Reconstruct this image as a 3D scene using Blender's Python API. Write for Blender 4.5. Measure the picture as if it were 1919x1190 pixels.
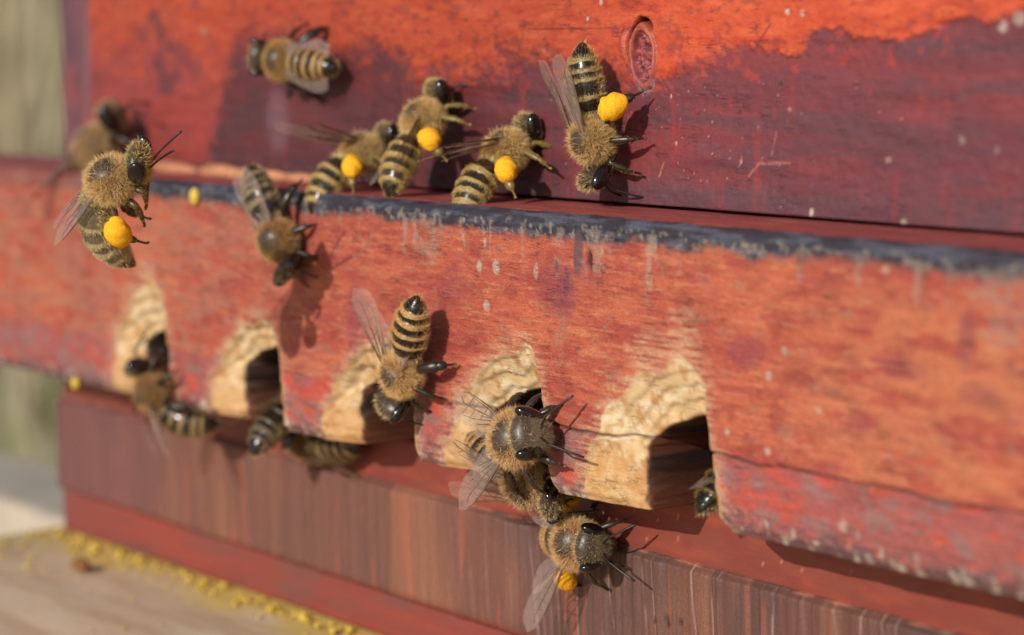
import bpy, math, random
import numpy as np
from mathutils import Vector, Matrix

# units: 1 Blender unit = 1 mm (a macro photograph of a beehive front)
SC = bpy.context.scene
for o in list(bpy.data.objects):
    bpy.data.objects.remove(o)
SC.unit_settings.system = 'METRIC'
SC.unit_settings.scale_length = 0.001
SC.unit_settings.length_unit = 'MILLIMETERS'
COL = SC.collection
rng = np.random.default_rng(7)
random.seed(7)

# ------------------------------------------------------------------ camera
YAW, PITCH = math.radians(-50.33), math.radians(-6.79)
CAM = np.array([161.12, -144.35, 14.73])
FPX, PW, PH = 4200.0, 1919, 1190
_f = np.array([math.sin(YAW)*math.cos(PITCH), math.cos(YAW)*math.cos(PITCH), math.sin(PITCH)])
_r = np.cross(_f, [0, 0, 1.0]); _r /= np.linalg.norm(_r)
_u = np.cross(_r, _f)
cam_d = bpy.data.cameras.new('camera')
cam = bpy.data.objects.new('camera', cam_d)
COL.objects.link(cam)
cam.matrix_world = Matrix(((_r[0], _u[0], -_f[0], CAM[0]), (_r[1], _u[1], -_f[1], CAM[1]),
                           (_r[2], _u[2], -_f[2], CAM[2]), (0, 0, 0, 1)))
cam_d.sensor_width = 36.0
cam_d.lens = FPX/PW*36.0
cam_d.clip_start = 5.0
cam_d.clip_end = 200000.0
cam_d.dof.use_dof = True
cam_d.dof.focus_distance = 209.0
cam_d.dof.aperture_fstop = cam_d.lens*1e-3/3.6       # 3.6 mm wide aperture
SC.camera = cam

# ------------------------------------------------------------------ world, sun, exposure
TO_SUN = Vector((0.28, -1.0, 0.47)).normalized()
wd = bpy.data.worlds.new('World'); SC.world = wd; wd.use_nodes = True
wn = wd.node_tree
sky = wn.nodes.new('ShaderNodeTexSky'); sky.sky_type = 'NISHITA'; sky.sun_disc = False
sky.sun_elevation = math.asin(TO_SUN.z)
sky.sun_rotation = math.atan2(TO_SUN.x, TO_SUN.y)
wn.links.new(sky.outputs[0], wn.nodes['Background'].inputs[0])
wn.nodes['Background'].inputs[1].default_value = 0.105
sd = bpy.data.lights.new('sun', 'SUN'); sd.energy = 4.2; sd.angle = math.radians(0.53); sd.color = (1.0, 0.945, 0.87)
sun = bpy.data.objects.new('sun', sd); COL.objects.link(sun)
sun.rotation_euler = TO_SUN.to_track_quat('Z', 'Y').to_euler()
SC.view_settings.view_transform = 'Standard'
SC.view_settings.look = 'None'
SC.view_settings.exposure = 0.0
SC.view_settings.gamma = 1.0

# ------------------------------------------------------------------ helpers
def at(px, py, Y=None, Z=None, depth=None):
    d = _f*FPX + (px-PW/2)*_r - (py-PH/2)*_u
    if Y is not None: t = (Y-CAM[1])/d[1]
    elif Z is not None: t = (Z-CAM[2])/d[2]
    else: t = depth/FPX
    return CAM + t*d
def camdir(x, y, z):                       # right, up, towards the viewer -> world
    return x*_r + y*_u - z*_f

KC = 0.64
def sr(r, g, b, k=None):
    c = np.array([r, g, b], float)/255.0
    c = np.where(c <= 0.04045, c/12.92, ((c+0.055)/1.055)**2.4)
    return c*(KC if k is None else k)
def sstep(a, b, x):
    t = np.clip((x-a)/(b-a), 0, 1); return t*t*(3-2*t)
def _h(ix, iy, seed):
    h = (ix.astype(np.int64)*374761393 + iy.astype(np.int64)*668265263 + seed*974634777) & 0xffffffff
    h = ((h ^ (h >> 13))*1274126177) & 0xffffffff
    h = ((h ^ (h >> 16))*2246822519) & 0xffffffff
    return ((h ^ (h >> 15)) & 0xffffff)/float(0xffffff)
def vn(x, y, seed=0):
    ix, iy = np.floor(x), np.floor(y)
    fx, fy = x-ix, y-iy
    fx = fx*fx*(3-2*fx); fy = fy*fy*(3-2*fy)
    a = _h(ix, iy, seed); b = _h(ix+1, iy, seed); c = _h(ix, iy+1, seed); d = _h(ix+1, iy+1, seed)
    return (a*(1-fx)+b*fx)*(1-fy) + (c*(1-fx)+d*fx)*fy
def fbm(x, y, seed=0, o=4, g=0.5):
    s = 0; a = 1; t = 0
    for i in range(o):
        s = s + a*vn(x*2**i+17.3*i, y*2**i-9.1*i, seed+i*13); t += a; a *= g
    return s/t
def mix(c, d, m):
    return c*(1-m[..., None]) + d*m[..., None]

def mesh_obj(name, V, F, mat, parent=None, col=None, smooth=True, attr=None):
    me = bpy.data.meshes.new(name)
    V = np.asarray(V, np.float32)
    if isinstance(F, np.ndarray):
        nf, k = F.shape
        me.vertices.add(len(V)); me.vertices.foreach_set('co', V.ravel())
        me.loops.add(nf*k); me.loops.foreach_set('vertex_index', F.astype(np.int32).ravel())
        me.polygons.add(nf); me.polygons.foreach_set('loop_start', np.arange(nf, dtype=np.int32)*k)
        me.update(calc_edges=True)
    else:
        me.from_pydata(V.tolist(), [], F)
    me.validate()
    if col is not None:
        a = me.color_attributes.new('Col', 'FLOAT_COLOR', 'POINT')
        c = np.ones((len(V), 4), np.float32); c[:, :col.shape[1]] = col
        a.data.foreach_set('color', c.ravel())
    if attr:
        for k_, v_ in attr.items():
            a = me.attributes.new(k_, 'FLOAT', 'POINT'); a.data.foreach_set('value', np.asarray(v_, np.float32))
    if smooth:
        me.polygons.foreach_set('use_smooth', np.ones(len(me.polygons), bool))
    me.materials.append(mat)
    o = bpy.data.objects.new(name, me); COL.objects.link(o)
    if parent is not None: o.parent = parent
    return o
def tag(o, label=None, cat=None, group=None, kind=None):
    if label: o['label'] = label
    if cat: o['category'] = cat
    if group: o['group'] = group
    if kind: o['kind'] = kind
    return o
def empty(name, loc=(0, 0, 0)):
    o = bpy.data.objects.new(name, None); o.location = loc; o.empty_display_size = 5; COL.objects.link(o); return o
def grid_faces(nu, nv, off=0, flip=False):
    i = np.arange(nu*nv).reshape(nu, nv)
    a, b, c, d = i[:-1, :-1], i[1:, :-1], i[1:, 1:], i[:-1, 1:]
    f = np.stack([a, b, c, d] if not flip else [d, c, b, a], -1).reshape(-1, 4)
    return f + off
def lines(*segs):                          # non-uniform grid lines: (start, end, step), ...
    out = []
    for a, b, s in segs:
        n = max(1, int(round(abs(b-a)/s))); out += list(a+(b-a)*np.arange(n)/n)
    out.append(segs[-1][1]); return np.array(out)
def box(name, lo, hi, mat, parent=None, bev=0.6):
    import bmesh
    bm = bmesh.new(); bmesh.ops.create_cube(bm, size=1)
    for v in bm.verts:
        v.co = Vector([lo[i]+(hi[i]-lo[i])*(v.co[i]+0.5) for i in range(3)])
    if bev: bmesh.ops.bevel(bm, geom=bm.edges[:], offset=bev, segments=2, affect='EDGES', profile=0.6)
    me = bpy.data.meshes.new(name); bm.to_mesh(me); bm.free(); me.materials.append(mat)
    o = bpy.data.objects.new(name, me); COL.objects.link(o)
    if parent is not None: o.parent = parent
    return o

# ------------------------------------------------------------------ materials
def new_mat(name):
    m = bpy.data.materials.new(name); m.use_nodes = True
    return m, m.node_tree.nodes, m.node_tree.links, m.node_tree.nodes['Principled BSDF']
def noise(nt, scale, detail=4, vec=None, rough=0.5):
    n = nt.nodes.new('ShaderNodeTexNoise'); n.inputs['Scale'].default_value = scale
    n.inputs['Detail'].default_value = detail; n.inputs['Roughness'].default_value = rough
    if vec is not None: nt.links.new(vec, n.inputs['Vector'])
    return n
def stretched(nt, sx, sy, sz):
    tc = nt.nodes.new('ShaderNodeTexCoord'); mp = nt.nodes.new('ShaderNodeMapping')
    mp.inputs['Scale'].default_value = (sx, sy, sz)
    nt.links.new(tc.outputs['Object'], mp.inputs['Vector'])
    return mp.outputs['Vector']
def ramp(nt, src, a, b, lo, hi):
    m = nt.nodes.new('ShaderNodeMapRange'); m.inputs['From Min'].default_value = a; m.inputs['From Max'].default_value = b
    m.inputs['To Min'].default_value = lo; m.inputs['To Max'].default_value = hi
    nt.links.new(src, m.inputs['Value']); return m.outputs[0]
def mulcol(nt, col, fac):
    v = nt.nodes.new('ShaderNodeVectorMath'); v.operation = 'SCALE'
    nt.links.new(col, v.inputs[0]); nt.links.new(fac, v.inputs['Scale']); return v.outputs[0]
def math_n(nt, op, a, b):
    m = nt.nodes.new('ShaderNodeMath'); m.operation = op
    for i, x in enumerate((a, b)):
        if isinstance(x, (int, float)): m.inputs[i].default_value = x
        else: nt.links.new(x, m.inputs[i])
    return m.outputs[0]

def wood_paint(name, grain, bump=0.25, rough=(0.42, 0.7), contrast=0.35, dist=0.12, speck=0.0, crack=None, fine=None):
    """vertex colour x fine grain; grain = texture stretch (per mm) along x, y, z"""
    m, N, L, B = new_mat(name); nt = m.node_tree
    at_ = N.new('ShaderNodeVertexColor'); at_.layer_name = 'Col'
    g = noise(nt, 1.0, 5, stretched(nt, *grain), 0.65)
    g2 = noise(nt, 1.0, 3, stretched(nt, grain[0]*3.1, grain[1]*3.1, grain[2]*3.1), 0.6)
    gm = math_n(nt, 'ADD', math_n(nt, 'MULTIPLY', g.outputs['Fac'], 0.65), math_n(nt, 'MULTIPLY', g2.outputs['Fac'], 0.35))
    soft = lambda f_: math_n(nt, 'ADD', math_n(nt, 'MULTIPLY', math_n(nt, 'SUBTRACT', f_, 1.0), at_.outputs['Alpha']), 1.0)
    c = mulcol(nt, at_.outputs['Color'], soft(ramp(nt, gm, 0.3, 0.7, 1-contrast, 1+contrast)))
    if fine:
        fz = noise(nt, 1.0, 2, stretched(nt, *fine[0]), 0.7)
        c = mulcol(nt, c, soft(ramp(nt, fz.outputs['Fac'], 0.33, 0.67, 1-fine[1], 1+fine[1])))
        gm = math_n(nt, 'ADD', gm, math_n(nt, 'MULTIPLY', math_n(nt, 'SUBTRACT', fz.outputs['Fac'], 0.5), 0.8))
    if crack:
        k = noise(nt, 1.0, 3, stretched(nt, *crack), 0.6); k2 = noise(nt, 0.35, 2, stretched(nt, 1, 1, 1))
        ab = math_n(nt, 'ABSOLUTE', math_n(nt, 'SUBTRACT', k.outputs['Fac'], 0.5), 0)
        ln = math_n(nt, 'MULTIPLY', ramp(nt, ab, 0.004, 0.020, 1, 0), ramp(nt, k2.outputs['Fac'], 0.45, 0.6, 0, 1))
        c = mulcol(nt, c, ramp(nt, ln, 0, 1, 1.0, 0.5))
        gm = math_n(nt, 'SUBTRACT', gm, math_n(nt, 'MULTIPLY', ln, 0.5))
    if speck:
        s = noise(nt, 7.0, 2, stretched(nt, 1, 1, 1), 0.5)
        sm = ramp(nt, s.outputs['Fac'], 0.66, 0.72, 0, speck)
        mx = N.new('ShaderNodeMix'); mx.data_type = 'RGBA'; L.new(sm, mx.inputs[0]); L.new(c, mx.inputs[6])
        mx.inputs[7].default_value = (*sr(215, 190, 165), 1); c = mx.outputs[2]
    L.new(c, B.inputs['Base Color'])
    L.new(ramp(nt, gm, 0.3, 0.7, rough[1], rough[0]), B.inputs['Roughness'])
    B.inputs['Specular IOR Level'].default_value = 0.4
    bp = N.new('ShaderNodeBump'); bp.inputs['Distance'].default_value = dist
    L.new(math_n(nt, 'MULTIPLY', at_.outputs['Alpha'], bump), bp.inputs['Strength'])
    L.new(gm, bp.inputs['Height']); L.new(bp.outputs[0], B.inputs['Normal'])
    return m
M_upper = wood_paint('worn red paint', (0.8, 2.2, 2.6), 0.35, (0.42, 0.62), 0.16, 0.10, 0.10, (0.16, 1, 1.3), ((5, 7, 7), 0.10))
M_plank = wood_paint('weathered red plank', (0.9, 5.5, 6.0), 0.6, (0.45, 0.8), 0.26, 0.12, 0.14, (0.14, 1.4, 1.8), ((3.5, 9, 9), 0.26))
M_lower = wood_paint('stained vertical grain board', (3.2, 3.2, 0.16), 0.6, (0.45, 0.7), 0.14, 0.12, 0.10, None, ((8, 8, 6), 0.24))
M_strip = wood_paint('smooth red strip', (0.5, 3.0, 3.0), 0.2, (0.4, 0.55), 0.12, 0.08, 0.05)
M_land = wood_paint('bare landing board wood', (0.2, 0.7, 0.7), 0.3, (0.6, 0.8), 0.09, 0.2)
def plain(name, col, rough=0.6, scale=2.0, con=0.25, bump=0.2, dist=0.1, spec=0.4, stretch=(1, 1, 1)):
    m, N, L, B = new_mat(name); nt = m.node_tree
    n = noise(nt, scale, 4, stretched(nt, *stretch))
    rgb = N.new('ShaderNodeRGB'); rgb.outputs[0].default_value = (*col, 1)
    L.new(mulcol(nt, rgb.outputs[0], ramp(nt, n.outputs['Fac'], 0.3, 0.7, 1-con, 1+con)), B.inputs['Base Color'])
    B.inputs['Roughness'].default_value = rough; B.inputs['Specular IOR Level'].default_value = spec
    bp = N.new('ShaderNodeBump'); bp.inputs['Strength'].default_value = bump; bp.inputs['Distance'].default_value = dist
    L.new(n.outputs['Fac'], bp.inputs['Height']); L.new(bp.outputs[0], B.inputs['Normal'])
    return m
M_sidewood = plain('dark maroon side wood', sr(120, 66, 74), 0.6, 0.3, 0.2)
M_dark = plain('dark inner wood', sr(70, 42, 28), 0.8, 0.6, 0.3)
M_pollen = plain('packed yellow pollen', sr(240, 176, 34, 0.85), 0.8, 5.0, 0.14, 0.8, 0.08, 0.2)
M_pollen.node_tree.nodes['Principled BSDF'].inputs['Subsurface Weight'].default_value = 0.15
M_pollen.node_tree.nodes['Principled BSDF'].inputs['Subsurface Radius'].default_value = (0.5, 0.35, 0.1)
M_crumb = plain('loose pollen crumbs', sr(232, 196, 78), 0.85, 3.0, 0.25, 0.4)
M_eye = plain('bee eye', sr(16, 12, 10, 1), 0.16, 12.0, 0.3, 0.05, 0.02, 0.6)

def bee_mat():
    m, N, L, B = new_mat('bee cuticle'); nt = m.node_tree
    a = N.new('ShaderNodeVertexColor'); a.layer_name = 'Col'
    r = N.new('ShaderNodeAttribute'); r.attribute_name = 'rough'
    n = noise(nt, 9.0, 3, stretched(nt, 1, 1, 1))
    L.new(mulcol(nt, a.outputs['Color'], ramp(nt, n.outputs['Fac'], 0.3, 0.7, 0.75, 1.25)), B.inputs['Base Color'])
    L.new(r.outputs['Fac'], B.inputs['Roughness'])
    bp = N.new('ShaderNodeBump'); bp.inputs['Strength'].default_value = 0.35; bp.inputs['Distance'].default_value = 0.03
    L.new(n.outputs['Fac'], bp.inputs['Height']); L.new(bp.outputs[0], B.inputs['Normal'])
    return m
M_bee = bee_mat()
def fuzz_mat():
    m, N, L, B = new_mat('bee hair'); nt = m.node_tree
    a = N.new('ShaderNodeVertexColor'); a.layer_name = 'Col'
    L.new(a.outputs['Color'], B.inputs['Base Color']); B.inputs['Roughness'].default_value = 0.55
    B.inputs['Specular IOR Level'].default_value = 0.3
    t = N.new('ShaderNodeBsdfTranslucent'); L.new(a.outputs['Color'], t.inputs['Color'])
    ms = N.new('ShaderNodeMixShader'); ms.inputs[0].default_value = 0.35
    L.new(B.outputs[0], ms.inputs[1]); L.new(t.outputs[0], ms.inputs[2])
    L.new(ms.outputs[0], N['Material Output'].inputs['Surface'])
    return m
M_fuzz = fuzz_mat()
def wing_mat():
    m, N, L, B = new_mat('bee wing membrane'); nt = m.node_tree
    B.inputs['Base Color'].default_value = (*sr(216, 196, 184), 1)
    B.inputs['Roughness'].default_value = 0.24; B.inputs['Specular IOR Level'].default_value = 0.7
    n = noise(nt, 1.6, 3, stretched(nt, 1, 1, 1))
    bp = N.new('ShaderNodeBump'); bp.inputs['Strength'].default_value = 0.6; bp.inputs['Distance'].default_value = 0.15
    L.new(n.outputs['Fac'], bp.inputs['Height']); L.new(bp.outputs[0], B.inputs['Normal'])
    t = N.new('ShaderNodeBsdfTransparent'); t.inputs[0].default_value = (0.93, 0.88, 0.82, 1)
    ms = N.new('ShaderNodeMixShader'); ms.inputs[0].default_value = 0.24
    L.new(t.outputs[0], ms.inputs[1]); L.new(B.outputs[0], ms.inputs[2])
    L.new(ms.outputs[0], N['Material Output'].inputs['Surface'])
    return m
M_wing = wing_mat()
M_vein = plain('wing vein', sr(104, 70, 42), 0.4, 5, 0.1, 0.0)

# ------------------------------------------------------------------ hive geometry (mm)
D = 10.7            # how far the entrance plank stands out of the box front
HP = 26.1           # plank height
XC = -106.3         # left corner of the hive
XR = 140.0
# ---- paint strokes and spots, given where they stand on the boards
def spots(X, Z, C, lst, colr, soft=0.35):
    C = np.array(C); xs = X[:, 0]
    for (x, z, rx, rz, a) in lst:
        i0, i1 = np.searchsorted(xs, x-2.2*rx-0.3), np.searchsorted(xs, x+2.2*rx+0.3)
        if i1 <= i0: continue
        Xw, Zw = X[i0:i1], Z[i0:i1]
        q = ((Xw-x)/rx)**2 + ((Zw-z)/rz)**2
        m = (1-sstep(1-soft, 1+soft, q + 1.1*(fbm(Xw*2.6, Zw*2.6, 91, 3)-0.5)))*a
        C[i0:i1] = mix(C[i0:i1], colr, m)
    return C
def scratch(X, Z, C, p, q, w, colr, a=0.8):
    px, pz = p; dx, dz = q[0]-p[0], q[1]-p[1]; l2 = dx*dx+dz*dz
    t = np.clip(((X-px)*dx+(Z-pz)*dz)/l2, 0, 1)
    dd = np.hypot(X-px-t*dx, Z-pz-t*dz)
    return mix(C, colr, (1-sstep(w*0.5, w, dd))*a*(0.4+0.6*vn(X*4, Z*4, 5)))

# ---- upper hive box -----------------------------------------------------------
hive_box = empty('beehive', (0, 0, 0))
tag(hive_box, 'red painted wooden beehive with peeling orange and maroon front boards', 'beehive')
KX, KZ = 6.55, 14.25
def make_front_board():
    xs = lines((-98.4, -20, 0.33), (-20, -2, 0.17), (-2, 12, 0.10), (12, 36, 0.16), (36, 60, 0.3), (60, XR, 2.0))
    zs = lines((0.35, 9, 0.17), (9, 19, 0.10), (19, 26, 0.2), (26, 150, 3.0))
    X, Z = np.meshgrid(xs, zs, indexing='ij')
    # orange / maroon paint line
    bp = [(150, 330), (390, 330), (415, 180), (445, 75), (560, 62), (640, 95), (700, 88), (760, 118), (840, 150), (900, 135), (960, 108),
          (1030, 112), (1062, 138), (1105, 150), (1170, 152), (1250, 150), (1290, 122), (1340, 102), (1400, 96), (1440, 101),
          (1505, 102), (1522, 62), (1575, 55), (1602, 72), (1650, 76), (1695, 80), (1722, 62), (1780, 42), (1812, 26), (1850, 42), (1919, 20)]
    bw = np.array([at(x, y, Y=0) for x, y in bp])
    zb = np.interp(X, bw[:, 0], bw[:, 2])
    n1 = fbm(X*0.35, Z*0.6, 3, 4); n2 = fbm(X*1.6, Z*1.6, 8, 4); n3 = fbm(X*0.12, Z*0.35, 21, 3)
    sharp = sstep(8, 26, X)                       # crisp paint line on the right, mottled on the left
    dz = Z-zb + (n1-0.5)*(4.2*(1-sharp)+1.0) + (n2-0.5)*(2.6*(1-sharp)+0.9)
    wd_ = 0.20+1.9*(1-sharp)+1.2*sstep(-30, -50, X)
    mo = sstep(-wd_, wd_, dz)
    # lower maroon
    C = np.broadcast_to(sr(126, 62, 70), X.shape+(3,)).copy()
    C = mix(C, sr(150, 64, 66), sstep(0.45, 0.72, n3)*0.6)
    C = mix(C, sr(98, 68, 76), sstep(0.5, 0.72, fbm(X*0.10+9, Z*0.6, 33, 4))*0.6)
    C = mix(C, sr(104, 72, 80), sstep(4.5, 0.8, Z+ (n1-0.5)*3)*0.7)
    C = mix(C, sr(200, 66, 54), sstep(0.66, 0.74, fbm(X*0.9, Z*0.8, 45, 4))*0.55*sstep(-8.5, -0.3, Z-zb))
    # streaks of run paint
    C = mix(C, sr(176, 64, 66), sstep(0.6, 0.8, fbm(X*0.8, Z*0.10, 61, 3))*0.35)
    # orange
    O = np.broadcast_to(sr(226, 88, 54), X.shape+(3,)).copy()
    O = mix(O, sr(205, 66, 44), sstep(0.45, 0.75, fbm(X*0.5, Z*1.4, 71, 4))*0.7)
    O = mix(O, sr(242, 108, 62), sstep(0.5, 0.75, fbm(X*0.4+30, Z*1.1, 75, 4))*0.6)
    O = mix(O, sr(150, 62, 56), sstep(0.60, 0.74, fbm(X*0.8, Z*1.2, 77, 4))*0.55)
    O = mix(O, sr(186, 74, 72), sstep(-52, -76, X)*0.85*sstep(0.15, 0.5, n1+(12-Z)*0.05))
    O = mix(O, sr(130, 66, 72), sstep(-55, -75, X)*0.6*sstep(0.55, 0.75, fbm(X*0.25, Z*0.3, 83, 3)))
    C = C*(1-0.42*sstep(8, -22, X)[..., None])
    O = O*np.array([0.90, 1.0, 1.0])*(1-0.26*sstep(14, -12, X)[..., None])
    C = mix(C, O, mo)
    # thin dark rim where the paint breaks off
    C = mix(C, sr(96, 44, 44), (np.exp(-(dz/0.16)**2)*0.55)*sharp*sstep(0.35, 0.6, n2))
    Dy = mo*0.17 + (n2-0.5)*0.12 + (fbm(X*0.15, Z*0.6, 12, 3)-0.5)*0.35
    # dark pits left of the first bee
    w = lambda px, py: at(px, py, Y=0)[[0, 2]]
    for (px, py, rx, rz) in [(303, 60, 1.3, 1.5), (322, 88, 1.0, 1.0), (298, 118, 1.0, 1.0), (316, 158, 1.8, 1.4), (332, 140, 1.0, 0.8), (290, 30, 1.6, 0.8)]:
        x, z = w(px, py); C = spots(X, Z, C, [(x, z, rx, rz, 0.75)], sr(104, 52, 58), 0.6)
    x, z = w(520, 225); C = spots(X, Z, C, [(x, z, 2.2, 3.4, 0.35)], sr(150, 118, 132), 0.9)
    x, z = w(385, 60); C = spots(X, Z, C, [(x, z, 0.5, 0.5, 0.7)], sr(190, 130, 115), 0.5)
    # grey-white specks
    for px, py, r, a in [(1478, 22, .22, .95), (1506, 24, .22, .6), (1880, 50, .40, .7), (1910, 35, .55, .55), (1802, 262, .3, .35),
                         (1868, 280, .25, .3), (1664, 300, .22, .4), (1520, 398, .28, .9), (1695, 421, .34, .8), (1390, 304, .12, .9),
                         (1268, 268, .14, .7), (1258, 180, .14, .8), (1103, 35, .16, .9), (1128, 4, .25, .9), (1190, 90, .1, .5), (1480, 205, .2, .4)]:
        x, z = w(px, py); C = spots(X, Z, C, [(x, z, r, r*1.25, a)], sr(208, 188, 176), 0.3)
    for _ in range(150):
        x = rng.normal(13, 13); z = rng.uniform(0.5, 13); r = rng.uniform(0.03, 0.065)
        C = spots(X, Z, C, [(x, z, r, r*1.3, rng.uniform(.4, .9))], sr(205, 170, 165), 0.4) if abs(x) < 45 else C
    for p, q, wdt in [((1455, 248), (1446, 290), .10), ((1428, 302), (1402, 330), .13), ((1245, 305), (1236, 330), .12), ((1390, 295), (1386, 312), .10), ((1420, 306), (1480, 306), .12)]:
        C = scratch(X, Z, C, w(*p), w(*q), wdt, sr(214, 140, 120), 0.7)
    for p, q, wdt in [((990, 55), (1150, 52), .12), ((1170, 58), (1188, 55), .3), ((1420, 85), (1445, 45), .16), ((1050, 45), (1100, 58), .1)]:
        C = scratch(X, Z, C, w(*p), w(*q), wdt, sr(98, 40, 34), 0.8)
    # the knot
    ex, ez = (X-KX)/1.75, (Z-KZ)/3.2
    sk = 0.10*ez
    r = np.hypot(ex+sk, ez); th = np.arctan2(ez, ex)
    rn = r + (fbm(X*1.4, Z*1.4, 101, 3)-0.5)*0.10
    ring = np.exp(-((rn-0.86)/0.13)**2)
    inner = 1-sstep(0.66, 0.78, rn)
    gap = np.exp(-((rn-1.06)/0.07)**2)*sstep(0.15, 0.75, np.cos(th-2.15))
    gap2 = np.exp(-((rn-1.03)/0.035)**2)*0.5
    C = mix(C, sr(178, 92, 78), np.clip(ring, 0, 1)*0.95)
    C = mix(C, sr(120, 58, 52), np.clip(np.exp(-((rn-0.74)/0.035)**2)+gap2, 0, 1)*0.8)
    lum = fbm(X*2.2, Z*2.0+4, 111, 3)
    C = mix(C, sr(168, 78, 80), inner)
    C = mix(C, sr(206, 104, 62), inner*sstep(0.55, 0.75, lum)*sstep(-0.1, 0.3, ez)*0.8)
    C = mix(C, sr(112, 52, 62), inner*sstep(0.52, 0.40, lum)*0.85)
    C = mix(C, sr(40, 18, 16), np.clip(gap*1.3, 0, 1))
    chip = np.exp(-(((X-KX+2.25)/0.75)**2+((Z-KZ-1.0)/1.5)**2)**2)
    C = mix(C, sr(222, 112, 92), chip*0.8*sstep(0.3, 0.6, n2+0.15))
    bot = np.exp(-((rn-1.0)/0.12)**2)*sstep(0.5, 0.95, np.cos(th+1.5))
    C = mix(C, sr(178, 158, 152), bot*0.7*sstep(0.4, 0.6, fbm(X*3, Z*3, 121, 2)))
    Dy = Dy + ring*0.30 - inner*(0.30+0.9*(0.6-lum)) - gap*1.6 - gap2*0.4 + chip*0.45 + 0.12*np.sin((Z-KZ)*5.2+ex*3)*inner
    V = np.stack([X, -Dy*1.0, Z], -1).reshape(-1, 3)
    n = len(V); nu, nv = X.shape
    F = grid_faces(nu, nv)
    # edge thickness: fold the bottom edge and both ends back into the board
    i = np.arange(nu*nv).reshape(nu, nv)
    Vb = V[i[:, 0]].copy(); Vb[:, 1] = 18; Vl = V[i[0, :]].copy(); Vl[:, 1] = 18
    V2 = np.concatenate([V, Vb, Vl]); Cc = C.reshape(-1, 3)
    C2 = np.concatenate([Cc, Cc[i[:, 0]], Cc[i[0, :]]])
    jb = n+np.arange(nu); jl = n+nu+np.arange(nv)
    Fb = np.stack([i[:-1, 0], jb[:-1], jb[1:], i[1:, 0]], -1)
    Fl = np.stack([i[0, :-1], i[0, 1:], jl[1:], jl[:-1]], -1)
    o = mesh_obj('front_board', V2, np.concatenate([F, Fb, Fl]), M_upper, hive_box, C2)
    return o
fb = make_front_board()
def make_corner():
    xs = lines((XC, -98.6, 0.5)); zs = lines((0.35, 26, 0.5), (26, 150, 4))
    X, Z = np.meshgrid(xs, zs, indexing='ij')
    C = np.broadcast_to(sr(122, 76, 86), X.shape+(3,)).copy()
    C = mix(C, sr(98, 68, 80), sstep(0.45, 0.7, fbm(X*0.5, Z*0.15, 5, 3))*0.8)
    C = mix(C, sr(165, 74, 76), sstep(0.55, 0.75, fbm(X*0.4, Z*0.2, 9, 3))*0.5)
    Y = -0.25 + 1.2*sstep(XC+1.2, XC, X)**2 + 0.6*sstep(-99.2, -98.6, X)**2
    V = np.stack([X, Y, Z], -1).reshape(-1, 3); nu, nv = X.shape; n = len(V)
    i = np.arange(n).reshape(nu, nv)
    Vl = V[i[0]].copy(); Vl[:, 1] = 120; Vr = V[i[-1]].copy(); Vr[:, 1] = 18
    F = np.concatenate([grid_faces(nu, nv), np.stack([i[0, :-1], i[0, 1:], n+np.arange(1, nv), n+np.arange(nv-1)], -1),
                        np.stack([i[-1, 1:], i[-1, :-1], n+nv+np.arange(nv-1), n+nv+np.arange(1, nv)], -1)])
    Cc = C.reshape(-1, 3)
    o = mesh_obj('corner_post', np.concatenate([V, Vl, Vr]), F, M_upper, hive_box, np.concatenate([Cc, Cc[i[0]], Cc[i[-1]]]))
    tag(o, 'dull purple corner post at the left edge of the hive box')
make_corner()
box('side_board', (XC+0.6, 20, 0.4), (XC+18, 420, 150), M_sidewood, hive_box)
box('side_board', (XR-18, 19, 0.4), (XR, 420, 150), M_sidewood, hive_box)
box('back_board', (XC+18.2, 400, 0.4), (XR-18.2, 420, 150), M_sidewood, hive_box)
box('lid', (XC-3, -3, 150.4), (XR+3, 424, 170), M_sidewood, hive_box, 2)

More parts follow.
